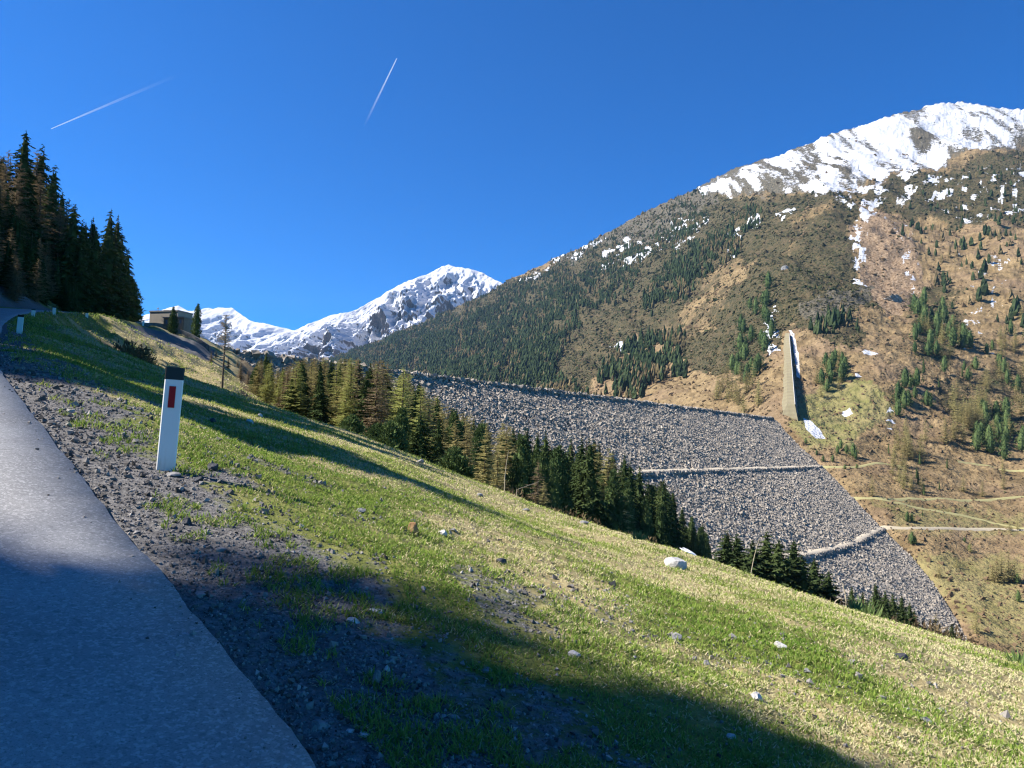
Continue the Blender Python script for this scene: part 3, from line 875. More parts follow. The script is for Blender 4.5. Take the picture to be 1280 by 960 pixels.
G = np.random.default_rng(11)
PROTO = {}
def reg(kind, mb_crown, mb_trunk, mc, mt, Ht, Rm):
    PROTO.setdefault(kind, []).append((mb_crown.mesh('crown', [mc]), mb_trunk.mesh('trunk', [mt], True) if mb_trunk else None, Ht, Rm))
for i in range(4):
    reg('spruce', conifer('c', G, 16, 3.3, 32, 10, 7, m_spruce, .42, .72, rag=.35, jz=.9), trunk_mesh('t', 16, .24, m_bark, G), m_spruce, m_bark, 16, 2.5)
    reg('spruce_near', conifer('c', G, 8, 2.7, 24, 10, 7, m_spruce, .18, .8, .03, .40, up=.12), trunk_mesh('t', 8, .16, m_bark, G), m_spruce, m_bark, 8, 2.5)
    reg('pine', stone_pine(G, 12, 1.65, 110, 26), trunk_mesh('t', 12, .2, m_bark, G), m_pine, m_bark, 12, 1.55)
for i in range(5):
    mm = [m_larch, m_larch, m_larchg, m_larchb, m_larch][i]
    reg(['larch', 'larch', 'larch_green', 'larch_brown', 'larch'][i], conifer('c', G, 15, 3.5, 40, 12, 12, mm, .12, .58, .05, .17, False, .6, .16, .40, jz=2.2), trunk_mesh('t', 15, .19, m_bark, G), mm, m_bark, 15, 2.7)
hp = stone_pine(G, 4.2, 1.8, 60, 28)
hp.v = [q + np.array([0, 0, 12.8]) for q in hp.v]
reg('high_pine', hp, trunk_mesh('t', 16, .2, m_bark, G), m_pine, m_bark, 17, 1.8)
for i in range(3):
    reg('pine_bush', stone_pine(G, 5, 1.9, 60, 30), trunk_mesh('t', 4, .16, m_bark, G), m_pine, m_bark, 5, 1.9)
    reg('bush', bush(G, 2.2, 1.6, 1500), None, m_bush, None, 2.2, 1.6)
    reg('small_spruce', conifer('c', G, 12, 2.4, 12, 6, 3, m_spruce, .3, .8, .03), None, m_spruce, None, 12, 2.4)
    reg('small_pine', stone_pine(G, 12, 2.7, 30, 14), None, m_pine, None, 12, 2.0)
    reg('small_larch', with_stem(conifer('c', G, 12, 3.1, 18, 8, 6, m_larch, .1, .65, .05, .28, False, .7, .15), 12), None, m_larch, None, 12, 2.6)

NAMES = dict(spruce='spruce_tree', spruce_near='spruce_tree', pine='stone_pine', larch='larch_tree', larch_green='larch_tree', larch_brown='larch_tree',
             pine_bush='stone_pine', high_pine='stone_pine', bush='shrub', small_spruce='spruce_tree', small_pine='stone_pine', small_larch='larch_tree')
def plant(kind, p, Ht, label, group=None, wide=1.0, cat='tree', parts=True, var=None):
    """one tree: an Empty at its foot with trunk and crown, or a single mesh when it is only a few pixels"""
    pr = PROTO[kind]
    cr, tr, h0, r0 = pr[rng.integers(len(pr))] if var is None else pr[var]
    s = Ht / h0
    if tr is None or not parts:
        o = obj(NAMES[kind], cr)
    else:
        o = obj(NAMES[kind], None)
        obj('trunk', tr, o); obj('crown', cr, o)
    o.location = [float(v) for v in p]
    o.rotation_euler = (rng.uniform(-.03, .03), rng.uniform(-.03, .03), rng.uniform(0, 6.28))
    o.scale = (s * wide, s * wide, s)
    return tag(o, label, 'shrub' if kind == 'bush' else cat, group)

def plant_px(kind, px, d, top, label, group=None, wide=1.0, lo=1.5, hi=30, sink=.15, var=None, cat='tree'):
    """stands on the hillside at distance d; its height follows from where its top is seen"""
    q = P(px, 480.0, d)
    z = float(H(np.array([q[0]]), np.array([q[1]]))[0])
    ztop = float(P(px, top, d)[2])
    Ht = min(max(ztop - z, lo), hi)
    return plant(kind, (q[0], q[1], z - sink), Ht + sink, label, group, wide, cat, True, var)

# -- trees left of the road whose shade falls over the road and the verge (out of the frame)
shade = [(-13.2, 1.7, 11.5), (-14.5, 1.0, 13), (-12.6, .3, 12), (-16.5, 1.9, 14.5), (-13.8, -.1, 13), (-18, 1.2, 18), (-16.5, 2.2, 15), (-12.2, -1.0, 12), (-15, -3.5, 15), (-18, -1, 16), (-14, -7, 15),
         (-21.5, 10.2, 10.5), (-23, 11.6, 13.5), (-24.5, 13, 15), (-23.5, 14.4, 14), (-26.5, 12.4, 17), (-26, 15.8, 16), (-22.5, 11, 10), (-28, 14.2, 18), (-22, 13, 11.5), (-24, 16.8, 13.5),
         (-25, 1.95, 17.0), (-26.5, 1.0, 18.0), (-24, .2, 16.4), (-26, 1.7, 17.3),
         (-31, 22.5, 17), (-33.5, 24, 19), (-35, 26, 20), (-33.5, 28.5, 19), (-37, 30.5, 21), (-39, 33, 20), (-42, 35.5, 22), (-45, 39, 22), (-41, 29, 19), (-48, 43, 23), (-50, 47, 22), (-53, 51, 23),
         (-49, 52, 17), (-55, 56, 22), (-58, 60, 23), (-60, 65, 24), (-63, 69, 23), (-61, 73, 22), (-64, 77, 24), (-66, 82, 23), (-69, 87, 24), (-72, 90, 24), (-70, 79, 24)]
for x, y, h in shade:
    if y > 74: h -= 6
    z = float(H(np.array([float(x)]), np.array([float(y)]))[0])
    if x <= -23 and y < 6:
        plant('high_pine', (x, y, z - .2), h, 'tall dark stone pine on the bank uphill of the road, outside the view', 'stone pines above the road', 1.0)
        continue
    plant('spruce', (x, y, z - .2), h, 'tall dark spruce on the bank uphill of the road, outside the view', 'spruces above the road', 1.7 if 10 < y < 17 else 1.25)

# -- dark forest on the slope above the road
forest_top = np.array([(-80, 110), (0, 158), (30, 180), (62, 236), (92, 238), (108, 268), (125, 256), (138, 278), (152, 312), (162, 346), (172, 372)], float)
fixed = [('spruce', 8, 112, 160), ('spruce', 29, 118, 181), ('spruce', 45, 124, 204), ('larch_brown', 25, 100, 190), ('larch_brown', 4, 98, 205), ('spruce', 61, 128, 238), ('spruce', 78, 132, 236), ('spruce', 93, 138, 240),
         ('spruce', 122, 170, 256), ('spruce', 129, 174, 262), ('spruce', 138, 178, 278), ('spruce', 148, 182, 310), ('pine', 153, 182, 340), ('pine', 161, 188, 352), ('larch_brown', 40, 102, 290), ('larch_brown', 54, 106, 300),
         ('larch_brown', 32, 100, 300), ('larch_brown', 60, 110, 315), ('larch_brown', 14, 96, 255), ('larch_brown', -6, 95, 240), ('larch_brown', 46, 99, 330), ('spruce', 107, 146, 290), ('larch_brown', 110, 140, 318)]
def left_ok(px, d, far=2.0):
    q = P(px, 480.0, d)
    e, _ = road_coord(np.array([q[0]]), np.array([q[1]]))
    return e[0] < -ROADW - far
lab_f = {'spruce': ('dark spruce with drooping branches in the forest above the road', 'spruces in the forest above the road'),
         'larch_brown': ('brown bare larch among the dark spruces above the road', 'brown larches above the road'), 'pine': ('rounded dark stone pine at the tip of the forest above the road', 'stone pines at the end of the forest')}
for kd, px, d, top in fixed:
    while not left_ok(px, d, 13.0 if px < 100 else 2.0): d += 4
    plant_px(kd, px, d, top, *lab_f[kd], hi=30)
cnt = 0
for tr_ in range(1600):
    px, d = rng.uniform(-110, 172), rng.uniform(92, 190)
    if not left_ok(px, d) or cnt > 150 or 144 < d < 167: continue
    q = P(px, 480.0, d); z = float(H(np.array([q[0]]), np.array([q[1]]))[0])
    lim = float(P(px, np.interp(px, forest_top[:, 0], forest_top[:, 1]) + rng.uniform(2, 20), d)[2]) - z
    h = min(rng.uniform(12, 22), lim)
    e_ = float(road_coord(np.array([q[0]]), np.array([q[1]]))[0][0])
    if d < 128: h = min(h, 5 + max(0, -e_ - 7) * .7)
    if h < 4: continue
    cnt += 1
    kd = 'larch_brown' if (px < 75 and rng.random() < .45) else 'spruce'
    plant(kd, (q[0], q[1], z - .2), h, *lab_f[kd], wide=1.1)

# -- the wood between the meadow and the dam
wood_top = np.array([(290, 462), (318, 450), (331, 440), (350, 458), (375, 444), (400, 445), (430, 444), (455, 447), (480, 448), (505, 458), (530, 480), (560, 502), (600, 520), (650, 530), (700, 536), (745, 542), (790, 562),
                     (815, 578), (838, 598), (860, 622), (872, 640), (884, 660)], float)
fixed = [('spruce', 331, 112, 440, 'slim dark spruce, tallest at the left end of the wood'), ('pine', 318, 104, 456, 'dark stone pine beside the slim spruce at the wood\'s left end'),
         ('spruce', 378, 100, 448, 'dark pointed spruce standing among pale larches'), ('spruce_near', 366, 88, 472, 'broad dark spruce with loose branches in front of pale larches'),
         ('larch_green', 470, 84, 458, 'biggest pale green larch in the middle of the wood edge'), ('larch', 408, 86, 478, 'feathery larch between two dark spruces'), ('larch_green', 432, 80, 482, 'fresh green larch at the wood edge left of the big one'),
         ('larch', 505, 86, 470, 'tan larch just right of the biggest green larch'), ('larch_brown', 448, 98, 450, 'brownish bare larch rising behind the green larches'), ('larch_green', 350, 96, 474, 'thin greenish larch near the left end of the wood'),
         ('pine_bush', 441, 58, 519, 'low round stone pine at the edge of the meadow shade'), ('pine_bush', 474, 54, 530, 'small bushy stone pine beside a larger round one'), ('pine_bush', 490, 54, 527, 'large round dark stone pine at the meadow edge'),
         ('spruce_near', 528, 56, 512, 'broad bright spruce with open branches at the meadow edge'), ('spruce_near', 516, 58, 540, 'shorter yellowish spruce tucked against the broad bright one'), ('pine', 503, 66, 505, 'narrow dark pine behind the round stone pines'),
         ('pine_bush', 571, 46, 560, 'squat dark stone pine below the tan larches'), ('larch', 589, 58, 534, 'straight tan larch at the front of the wood'), ('larch', 609, 60, 538, 'tan larch with narrow crown beside its twin'),
         ('larch', 572, 66, 526, 'tan larch behind the squat stone pine'), ('larch', 553, 72, 505, 'tall tan larch right of the broad spruce'), ('larch', 537, 80, 492, 'tan larch behind the broad bright spruce'), ('larch', 625, 62, 562, 'low spreading tan larch at the end of the larch row'),
         ('larch', 682, 62, 602, 'lone small tan larch in front of the dark pines'), ('larch_brown', 674, 70, 578, 'thin brown larch in front of the dark pines')]
for kd, px, d, top, lab in fixed:
    plant_px(kd, px, d, top, lab, None, 1.0 if kd != 'larch_green' else 1.15)
lab_w = {'larch': ('tan spring larch in the thick of the wood before the dam', 'tan larches in the wood'), 'larch_green': ('pale green spring larch in the left half of the wood', 'green larches in the wood'),
         'larch_brown': ('brown leafless larch in the wood before the dam', 'brown larches in the wood'), 'pine': ('dark column shaped stone pine packed in the wood before the dam', 'stone pines packed in the wood'),
         'spruce': ('dark pointed spruce in the wood before the dam', 'spruces in the wood'), 'spruce_near': ('dark pointed spruce in the wood before the dam', 'spruces in the wood')}
pts = []; nl = 0
for tr_ in range(6000):
    px = rng.uniform(300, 885)
    dlo = np.interp(px, [300, 330, 450, 560, 640, 700, 760, 830, 885], [98, 92, 76, 66, 72, 78, 92, 125, 205])
    dhi = np.interp(px, [300, 450, 600, 750, 885], [150, 165, 175, 200, 228])
    d = dlo + (dhi - dlo) * rng.uniform(0, 1) ** .8
    if px > 843 and d < 196 or px > 785 and 178 < d < 194: continue
    q = P(px, 480.0, d)
    if any((q[0] - a) ** 2 + (q[1] - b) ** 2 < (8.0 if px < 640 else 3.8) for a, b in pts): continue
    z = float(H(np.array([q[0]]), np.array([q[1]]))[0])
    lim = float(P(px, np.interp(px, wood_top[:, 0], wood_top[:, 1]) + rng.exponential(3.5), d)[2]) - z
    u = rng.random()
    if px < 560: kd = 'larch' if u < .42 else 'larch_green' if u < .62 else 'larch_brown' if u < .78 else 'spruce'
    elif px < 640: kd = 'larch' if u < .35 else 'pine' if u < .85 else 'spruce'
    else: kd = 'pine' if u < .62 else 'larch' if u < .66 else 'spruce'
    nl = nl + 1 if kd.startswith('larch') else nl
    if kd.startswith('larch') and nl > 128: kd = 'spruce'
    h = min(rng.uniform(11, 17) if kd != 'pine' else rng.uniform(8, 13), lim)
    if h < 4.5: continue
    pts.append((q[0], q[1]))
    plant(kd, (q[0], q[1], z - .3), h, *lab_w[kd], wide=rng.uniform(.8, 1.05) * (.82 if kd == 'pine' else 1.2))
    if len(pts) >= 430: break
print('wood trees', len(pts))

# -- the spruces below the brow of the meadow
for i, (px, top, d, lab) in enumerate([(908, 664, 100, 'spruce at the left end of the dark clump below the meadow brow'), (925, 668, 104, 'second spruce from the left in the clump below the brow'), (942, 676, 98, 'spruce filling the gap in the left of the clump'),
                                       (958, 665, 104, 'tallest dark spruce of the clump below the meadow brow'), (972, 675, 98, 'dark spruce just right of the clump\'s tallest'), (989, 676, 106, 'spruce in the middle of the clump beside the pale track'),
                                       (1002, 694, 98, 'lower spruce in the right half of the clump'), (1018, 699, 102, 'broad spruce near the right end of the clump'), (1034, 714, 99, 'smallest spruce at the right end of the clump')]):
    plant_px('spruce_near', px, d, top, lab, None, 1.35, hi=16)
for px, top, d in [(1063, 733, 112), (1076, 740, 105), (1082, 752, 96), (1094, 729, 124), (1104, 738, 120), (1114, 742, 128), (1124, 745, 132), (1133, 752, 126), (1140, 762, 130), (1103, 765, 84), (1131, 776, 86)]:
    plant_px('spruce_near', px, d, top, 'small young spruce on the rough slope below the clump', 'young spruces on the rough slope', .9, lo=1.6, hi=9)
for px, top, d, kd in [(1166, 768, 128, 'larch'), (1178, 770, 150, 'spruce_near'), (1185, 780, 120, 'spruce_near'), (1170, 782, 118, 'bush'), (1152, 776, 125, 'bush'), (1192, 790, 130, 'bush'), (1225, 800, 170, 'bush'), (1232, 806, 175, 'bush'),
                       (1058, 752, 92, 'bush'), (1090, 768, 80, 'bush'), (1120, 775, 90, 'bush'), (1238, 812, 140, 'bush')]:
    nm = {'larch': 'pale small larch at the foot of the rough slope', 'spruce_near': 'small spruce by the pale larch above the dam\'s foot', 'bush': 'low brown scrub on the rough slope near the dam\'s foot'}[kd]
    plant_px(kd, px, d, top, nm, {'larch': None, 'spruce_near': 'spruces above the dam foot', 'bush': 'brown scrub on the rough slope'}[kd], lo=1.2, hi=7)
# -- scrub by the gully and dwarf growth at the wood's front edge
for px, d, top in [(146, 70, 432), (155, 72, 428), (163, 74, 430), (170, 76, 436), (178, 78, 442), (152, 78, 436), (186, 80, 450)]:
    plant_px('bush', px, d, top, 'reddish brown leafless scrub in the gully below the road', 'brown scrub in the gully', lo=1.2, hi=3.0)
for px, d, top in [(262, 118, 445), (300, 120, 452), (284, 125, 455), (310, 118, 462), (268, 140, 452), (296, 140, 448)]:
    plant_px('larch_brown', px, d, top, 'low brown larch on the embankment by the tall bare tree', 'low larches on the embankment', lo=2, hi=6)
for px, d, top in [(640, 48, 612), (655, 46, 622), (700, 42, 636), (720, 40, 642), (735, 39, 648), (745, 38, 652), (690, 50, 626), (794, 34, 668), (806, 33, 672), (816, 33, 674)]:
    plant_px('bush', px, d, top, 'small scrubby bush along the lower edge of the meadow', 'scrub along the meadow edge', lo=.5, hi=1.8)

# -- tall bare larch, two trees by the house
g2 = np.random.default_rng(5)
def bare_tree(px, base, top, d, label):
    q = P(px, 480.0, d); z = float(H(np.array([q[0]]), np.array([q[1]]))[0])
    Ht = float(P(px, top, d)[2]) - z
    o = tag(obj('larch_tree', None, None, (q[0], q[1], z - .1)), label, 'tree')
    obj('trunk', trunk_mesh('t', Ht, .11, m_bark_pale, g2, .004).mesh('trunk', [m_bark], True), o)
    mb = MB()
    for i in range(120):
        zz = Ht * g2.uniform(.50, .99) if i > 22 else Ht * g2.uniform(.12, .5)
        L = (.45 + .14 * Ht * (1 - zz / Ht) ** .8) * g2.uniform(.5, 1.1) * (1 if i > 22 else .35)
        a = g2.uniform(0, 6.28)
        t = np.linspace(0, 1, 4)
        w = np.stack([np.cos(a) * L * t, np.sin(a) * L * t, zz + L * (.05 * t + .18 * t * t)], -1)
        mb.tube(w, 0.04 * (1 - t) + .015, 3, False)
        for j in range(5):
            f = g2.uniform(.3, 1)
            c = np.array([np.cos(a) * L * f, np.sin(a) * L * f, zz + L * (.05 * f + .18 * f * f)]); dv = unit(g2.normal(size=3)) * L * .3
            mb.tube(np.stack([c, c + dv * .5, c + dv]), .016, 3, False)
    obj('branches', mb.mesh('branches', [m_bark_pale]), o)
bare_tree(278, 487, 392, 82, 'tall bare larch with thin trunk standing alone on the embankment')
plant_px('pine', 212.5, 148, 383, 'slim dark conifer standing in front of the concrete house', None, .9, hi=14, var=0)
plant_px('pine', 241, 150, 378, 'round topped pine on a bare trunk right of the concrete house', None, .75, hi=14, var=1)

# ------------------------------------------------------------------ trees on the mountain
def inpoly(px, py, poly): return polymask(px, py, poly, .01) > .5
def clusters(spec, label, group, kind, n, hlo, hhi, seed, pts0=()):
    g = np.random.default_rng(seed); got = 0
    for px, py, hp in pts0:
        p = msurf(px, py); d = p[1]
        plant(kind, p - np.array([0, 0, .4]), hp * d / F, label, group, rng.uniform(.9, 1.2), parts=False)
    poly = np.array(spec, float)
    for i in range(n * 6):
        if got >= n: break
        px, py = g.uniform(poly[:, 0].min(), poly[:, 0].max()), g.uniform(poly[:, 1].min(), poly[:, 1].max())
        if not inpoly(np.array([px]), np.array([py]), poly)[0]: continue
        p = msurf(px, py)
        plant(kind, p - np.array([0, 0, .4]), g.uniform(hlo, hhi) * p[1] / F, label, group, rng.uniform(.85, 1.2), parts=False)
        got += 1
T = lambda *a: clusters(*a)
T([(905, 470), (935, 400), (958, 372), (972, 385), (966, 430), (950, 468), (925, 490)], 'dark stone pine in the strip left of the concrete rib on the slope', 'stone pines left of the rib', 'small_pine', 36, 16, 27, 1)
T([(893, 520), (898, 490), (940, 470), (955, 490), (945, 525)], 'pale larch on the slope just above the dam\'s far end', 'larches above the dam\'s far end', 'small_larch', 16, 24, 36, 2)
T([(1012, 502), (1010, 462), (1050, 445), (1062, 470), (1040, 500)], 'larch in the round grove right of the concrete rib', 'larches in the grove by the rib', 'small_larch', 10, 18, 30, 3)
T([(1020, 500), (1030, 455), (1056, 450), (1056, 480)], 'dark pine in the round grove right of the concrete rib', 'pines in the grove by the rib', 'small_pine', 12, 16, 26, 4)
T([(1120, 520), (1122, 480), (1140, 470), (1168, 500), (1160, 520)], 'dark pine in the loose group above the upper meadow', 'pines above the upper meadow', 'small_pine', 14, 16, 28, 5)
T([(1140, 450), (1142, 380), (1165, 362), (1190, 380), (1214, 430), (1210, 455), (1170, 450)], 'pine in the dark stand below the scree', 'pines in the stand below the scree', 'small_pine', 30, 16, 28, 6)
T([(1140, 455), (1150, 400), (1200, 400), (1215, 450)], 'brownish larch in the dark stand below the scree', 'larches in the stand below the scree', 'small_larch', 13, 18, 28, 7)
T([(1112, 610), (1112, 560), (1150, 530), (1175, 560), (1165, 608), (1140, 622)], 'pale larch in the long grove on the lower hillside', 'larches in the lower grove', 'small_larch', 24, 20, 34, 8)
T([(1170, 545), (1190, 500), (1232, 495), (1240, 530), (1215, 565), (1190, 575)], 'feathery larch in the big grove on the middle of the hillside', 'larches in the middle grove', 'small_larch', 27, 24, 40, 9)
T([(1215, 560), (1225, 520), (1280, 500), (1310, 520), (1300, 575), (1240, 578)], 'green pine in the grove at the hillside\'s right', 'pines in the right grove', 'small_pine', 28, 18, 30, 10)
T([(1240, 480), (1245, 400), (1300, 380), (1320, 480)], 'larch on the upper right hillside', 'larches on the upper right hillside', 'small_larch', 10, 20, 32, 11)
T([(1185, 700), (1190, 560), (1320, 590), (1320, 690)], 'single small larch on the dry hillside', 'single larches on the dry hillside', 'small_larch', 6, 14, 24, 14)
T([(1200, 490), (1230, 470), (1290, 470), (1290, 560), (1215, 560)], 'brownish larch on the scrubby right part of the hillside', 'larches on the scrubby hillside', 'small_larch', 13, 22, 36, 15)
T([(1160, 480), (1290, 400), (1290, 500), (1200, 500)], 'dark pine on the scrubby right part of the hillside', 'pines on the scrubby hillside', 'small_pine', 16, 14, 24, 16)
for lab, kd, grp, lst in [
    ('small dark pine in the row beside the dam\'s upper edge', 'small_pine', 'pines by the dam\'s upper edge', [(1007, 556, 9), (1021, 569, 8), (1029, 577, 9), (1041, 577, 10), (1047, 568, 12), (1051, 563, 14), (1058, 568, 13), (1067, 573, 20), (1070, 576, 12), (1056, 586, 7), (1071, 585, 7)]),
    ('small dark spruce standing alone on the dry hillside', 'small_spruce', 'single spruces on the dry hillside', [(1155, 618, 18), (1111, 570, 14), (1174, 491, 14), (1155, 473, 22), (1184, 587, 14), (1153, 644, 8), (1148, 606, 20), (1146, 600, 16), (1150, 582, 18), (1174, 610, 12), (1203, 472, 14), (1107, 552, 6)]),
    ('round dark bush on the dry lower hillside', 'small_pine', 'dark bushes on the lower hillside', [(1134, 652, 14), (1140, 653, 12), (1140, 681, 18), (1144, 681, 12), (1273, 752, 16), (1272, 730, 14), (1212, 688, 9), (1206, 678, 7), (1242, 724, 8), (1250, 726, 10)]),
    ('thin leafless larch on the dry lower hillside', 'small_larch', 'thin larches on the lower hillside', [(1196, 709, 14), (1213, 690, 16), (1246, 728, 34), (1252, 728, 42), (1260, 726, 38), (1240, 726, 26), (1268, 728, 30), (1220, 792, 34), (1174, 722, 18), (1090, 620, 26), (1204, 612, 22), (1254, 611, 22), (1228, 618, 22)])]:
    for px, py, hp in lst:
        p = msurf(px, py)
        plant(kd, p - np.array([0, 0, .3]), hp * p[1] / F, lab, grp, 1.1, parts=False)

# dwarf pine and alder scrub: too much to count, one object
g = np.random.default_rng(31)
sd = np.clip(shrub * .9 + .10 - snow * .8 - .1 * meadow + .15, .02, 1) * (.35 + .65 * sstep(-.2, .4, fbm(MPX / 10, MPY / 7, 4, 96)))
sd[:, MPX[0] > 1320] *= .3
sel = np.argwhere(rng.random(sd.shape) < sd * .38)
sp, sdd = MV[sel[:, 0], sel[:, 1]], MD[sel[:, 0], sel[:, 1]]
ss = np.clip(g.lognormal(.35, .45, len(sel)), .5, 4.0) * np.clip(sdd / 900, .55, 2.2)
v, f, kk = scatter_rocks(sp + [0, 0, .1], ss, 'oct')
dk = sstep(.2, .7, shrub[sel[:, 0], sel[:, 1]] + .3 * g.normal(size=len(sel)))
m_scr, nt, out = mat('mountain_scrub')
k = NT(nt)
c = k.mix(k.attr('tone'), (.15, .105, .062), (.038, .048, .022))
k.bsdf(out, c, 1.0, .0)
so = obj('mountain_scrub', new_mesh('mountain_scrub', v, f, [m_scr], dict(tone=np.repeat(np.clip(dk * g.uniform(.5, 1, len(sel)), 0, 1), kk))))
tag(so, 'low dark scrub and heather speckling the mountain slope', 'scrub', None, 'stuff')
print('scrub', len(sel))

# the far forest reads as one mass: one object
def lowpoly_tree(g, pine):
    rings = [(.0, .55), (.18, 1.0), (.5, .72 if not pine else .95), (.8, .38 if not pine else .7), (1.0, .02)]
    n = 6
    th = np.arange(n) * 6.283 / n
    v = np.concatenate([np.stack([np.cos(th + i * .5) * r * g.uniform(.6, 1.25, n), np.sin(th + i * .5) * r * g.uniform(.6, 1.25, n), np.full(n, z) + g.uniform(-.06, .06, n) * (0 < i < 4)], -1) for i, (z, r) in enumerate(rings)])
    return v, grid_faces(len(rings), n, True)
g = np.random.default_rng(21)
dens = np.zeros(MPX.shape)
def addd(poly, amt, soft=6): 
    global dens
    dens = np.maximum(dens, polymask(wx, wy, poly, soft) * amt)
addd([(360, 490), (430, 446), (520, 408), (640, 352), (722, 322), (790, 302), (870, 262), (885, 275), (800, 345), (740, 395), (700, 430), (690, 470), (730, 500), (700, 525), (500, 500)], 1.0)
addd([(520, 500), (640, 352), (700, 345), (690, 470), (720, 505)], 1.0)
addd([(800, 395), (820, 350), (900, 285), (945, 262), (955, 270), (925, 320), (890, 350), (840, 385)], .9, 5)
addd([(740, 500), (760, 460), (810, 420), (850, 420), (850, 470), (800, 500)], .35, 8)
addd([(640, 352), (680, 333), (750, 300), (800, 272), (880, 236), (890, 246), (800, 290), (700, 335)], .45, 4)
addd([(1130, 300), (1150, 240), (1290, 185), (1640, 330), (1640, 520), (1290, 360), (1180, 350)], .085, 8)
addd([(1150, 400), (1160, 320), (1290, 300), (1640, 400), (1640, 520), (1290, 420)], .05, 8)
addd([(1010, 410), (1062, 395), (1080, 425), (1040, 440)], .25, 5)
addd([(1200, 480), (1640, 480), (1640, 620), (1290, 580), (1220, 570)], .10, 10)
dens *= .62 + .9 * (fbm(MPX / 14, MPY / 10, 3, 91))
dens = np.clip(dens, 0, 1) * sstep(760, 880, MD)
cand = np.argwhere(rng.random(dens.shape) < dens * .30)
NT_ = len(cand)
base = [lowpoly_tree(g, i % 2) for i in range(10)]
nv = len(base[0][0])
pos_ = MV[cand[:, 0], cand[:, 1]]
dd = MD[cand[:, 0], cand[:, 1]]
hh = np.clip(g.normal(17, 3.5, NT_), 9, 26) * np.clip(1.15 - pos_[:, 2] / 1300, .5, 1)
which = g.integers(0, 10, NT_)
bv = np.stack([b[0] for b in base])[which]
bv = bv * np.stack([hh * g.uniform(.15, .22, NT_), hh * g.uniform(.15, .22, NT_), hh], -1)[:, None] + (pos_ - [0, 0, .8])[:, None]
bf = base[0][1][None] + (np.arange(NT_) * nv)[:, None, None]
px_ = MPX[cand[:, 0], cand[:, 1]]; py_ = MPY[cand[:, 0], cand[:, 1]]
lar = (g.random(NT_) < .05 + .45 * sstep(.1, .6, fbm(px_ / 22, py_ / 16, 3, 93)) + .25 * sstep(470, 505, py_)).astype(float) * g.uniform(.6, 1, NT_)
m_far, nt, out = mat('far_forest_needles')
k = NT(nt)
tn, lr = k.attr('tone'), k.attr('larch')
c = k.mix(tn, (.020, .034, .018), (.062, .082, .036))
c = k.mix(lr, c, (.165, .12, .062))
k.bsdf(out, c, 1.0, .0)
fo = obj('mountain_forest', new_mesh('mountain_forest', bv.reshape(-1, 3), bf.reshape(-1, 4), [m_far], dict(tone=np.repeat(g.random(NT_), nv), larch=np.repeat(lar, nv))))
tag(fo, 'dense dark conifer forest covering the mountain beyond the dam', 'forest', None, 'stuff')
print('far trees', NT_)

# ------------------------------------------------------------------ concrete rib climbing the slope beyond the dam
m_conc, nt, out = mat('weathered_concrete')
k = NT(nt)
pos = k.geo()
z_ = k.n('ShaderNodeSeparateXYZ', 2, None, Vector=pos)
bands = k.n('ShaderNodeTexWave', 0, dict(wave_type='BANDS', bands_direction='Z'), Vector=pos, Scale=.09, Distortion=1.5, Detail=2.0)
nz = k.noise(pos, .25, 5, .65)
c = k.mix(nz, (.17, .145, .085), (.27, .235, .15))
c = k.mix(k.math('MULTIPLY', bands, .25), c, (.14, .11, .075))
k.bsdf(out, c, .95, .1)
rib = tag(obj('concrete_rib', None), 'tall concrete rib wall running straight up the far slope', 'wall')
lft = np.stack([np.linspace(979.5, 976.5, 24), np.linspace(421, 522, 24)], -1)
mid_ = np.stack([np.linspace(986, 994, 24), np.linspace(421.5, 524, 24)], -1)
rgt = np.stack([np.linspace(988.5, 1000, 24), np.linspace(424, 531, 24)], -1)
L_, R_ = msurf(lft[:, 0], lft[:, 1]), msurf(rgt[:, 0], rgt[:, 1])
kx = np.ones(7) / 7
sm_ = lambda a: np.stack([np.convolve(np.pad(a[:, c_], 3, 'edge'), kx, 'valid') for c_ in range(3)], -1)
L_, R_ = sm_(L_), sm_(R_)
wgt = ((mid_[:, 0] - lft[:, 0]) / (rgt[:, 0] - lft[:, 0]))[:, None]
top_ = L_ * (1 - wgt) + R_ * wgt
hgt_ = np.linspace(5.0, 12.0, 24)
tR = top_.copy(); tR[:, 2] += hgt_; tR[:, :2] += [.0, .0]
tL = L_ * .5 + top_ * .5; tL[:, 2] += hgt_ * .92; tL[:, :2] -= [[.5, .0]]
base_L, base_R = L_.copy(), R_.copy()
base_L[:, 2] -= 2; base_R[:, 2] -= 2.5; base_R[:, 0] = top_[:, 0] * .35 + base_R[:, 0] * .65
secs = np.stack([base_L, tL, tR, base_R], 1)
endcap = [np.array([[0, 1, 2, 3]]), np.array([[23 * 4 + i for i in (3, 2, 1, 0)]])]
obj('wall', new_mesh('wall', secs.reshape(-1, 3), [grid_faces(24, 4)] + endcap, [m_conc]), rib)
mb = MB()
m_step = simple('rib_steps', (.30, .30, .30), .8, .1, 1)
for i in range(2, 22):
    a = tR[i] * .6 + base_R[i] * .4 + np.array([.35, -.1, 0]); b = tR[i] * .15 + base_R[i] * .85 + np.array([.35, -.1, 0])
    mb.tube(np.stack([a, b]), .16, 4)
obj('rib_brackets', mb.mesh('rib_brackets', [m_step]), rib)
mb = MB(); mb.tube(tR + np.array([.2, -.1, .35]), .28, 5)
obj('coping', mb.mesh('coping', [m_cop]), rib)

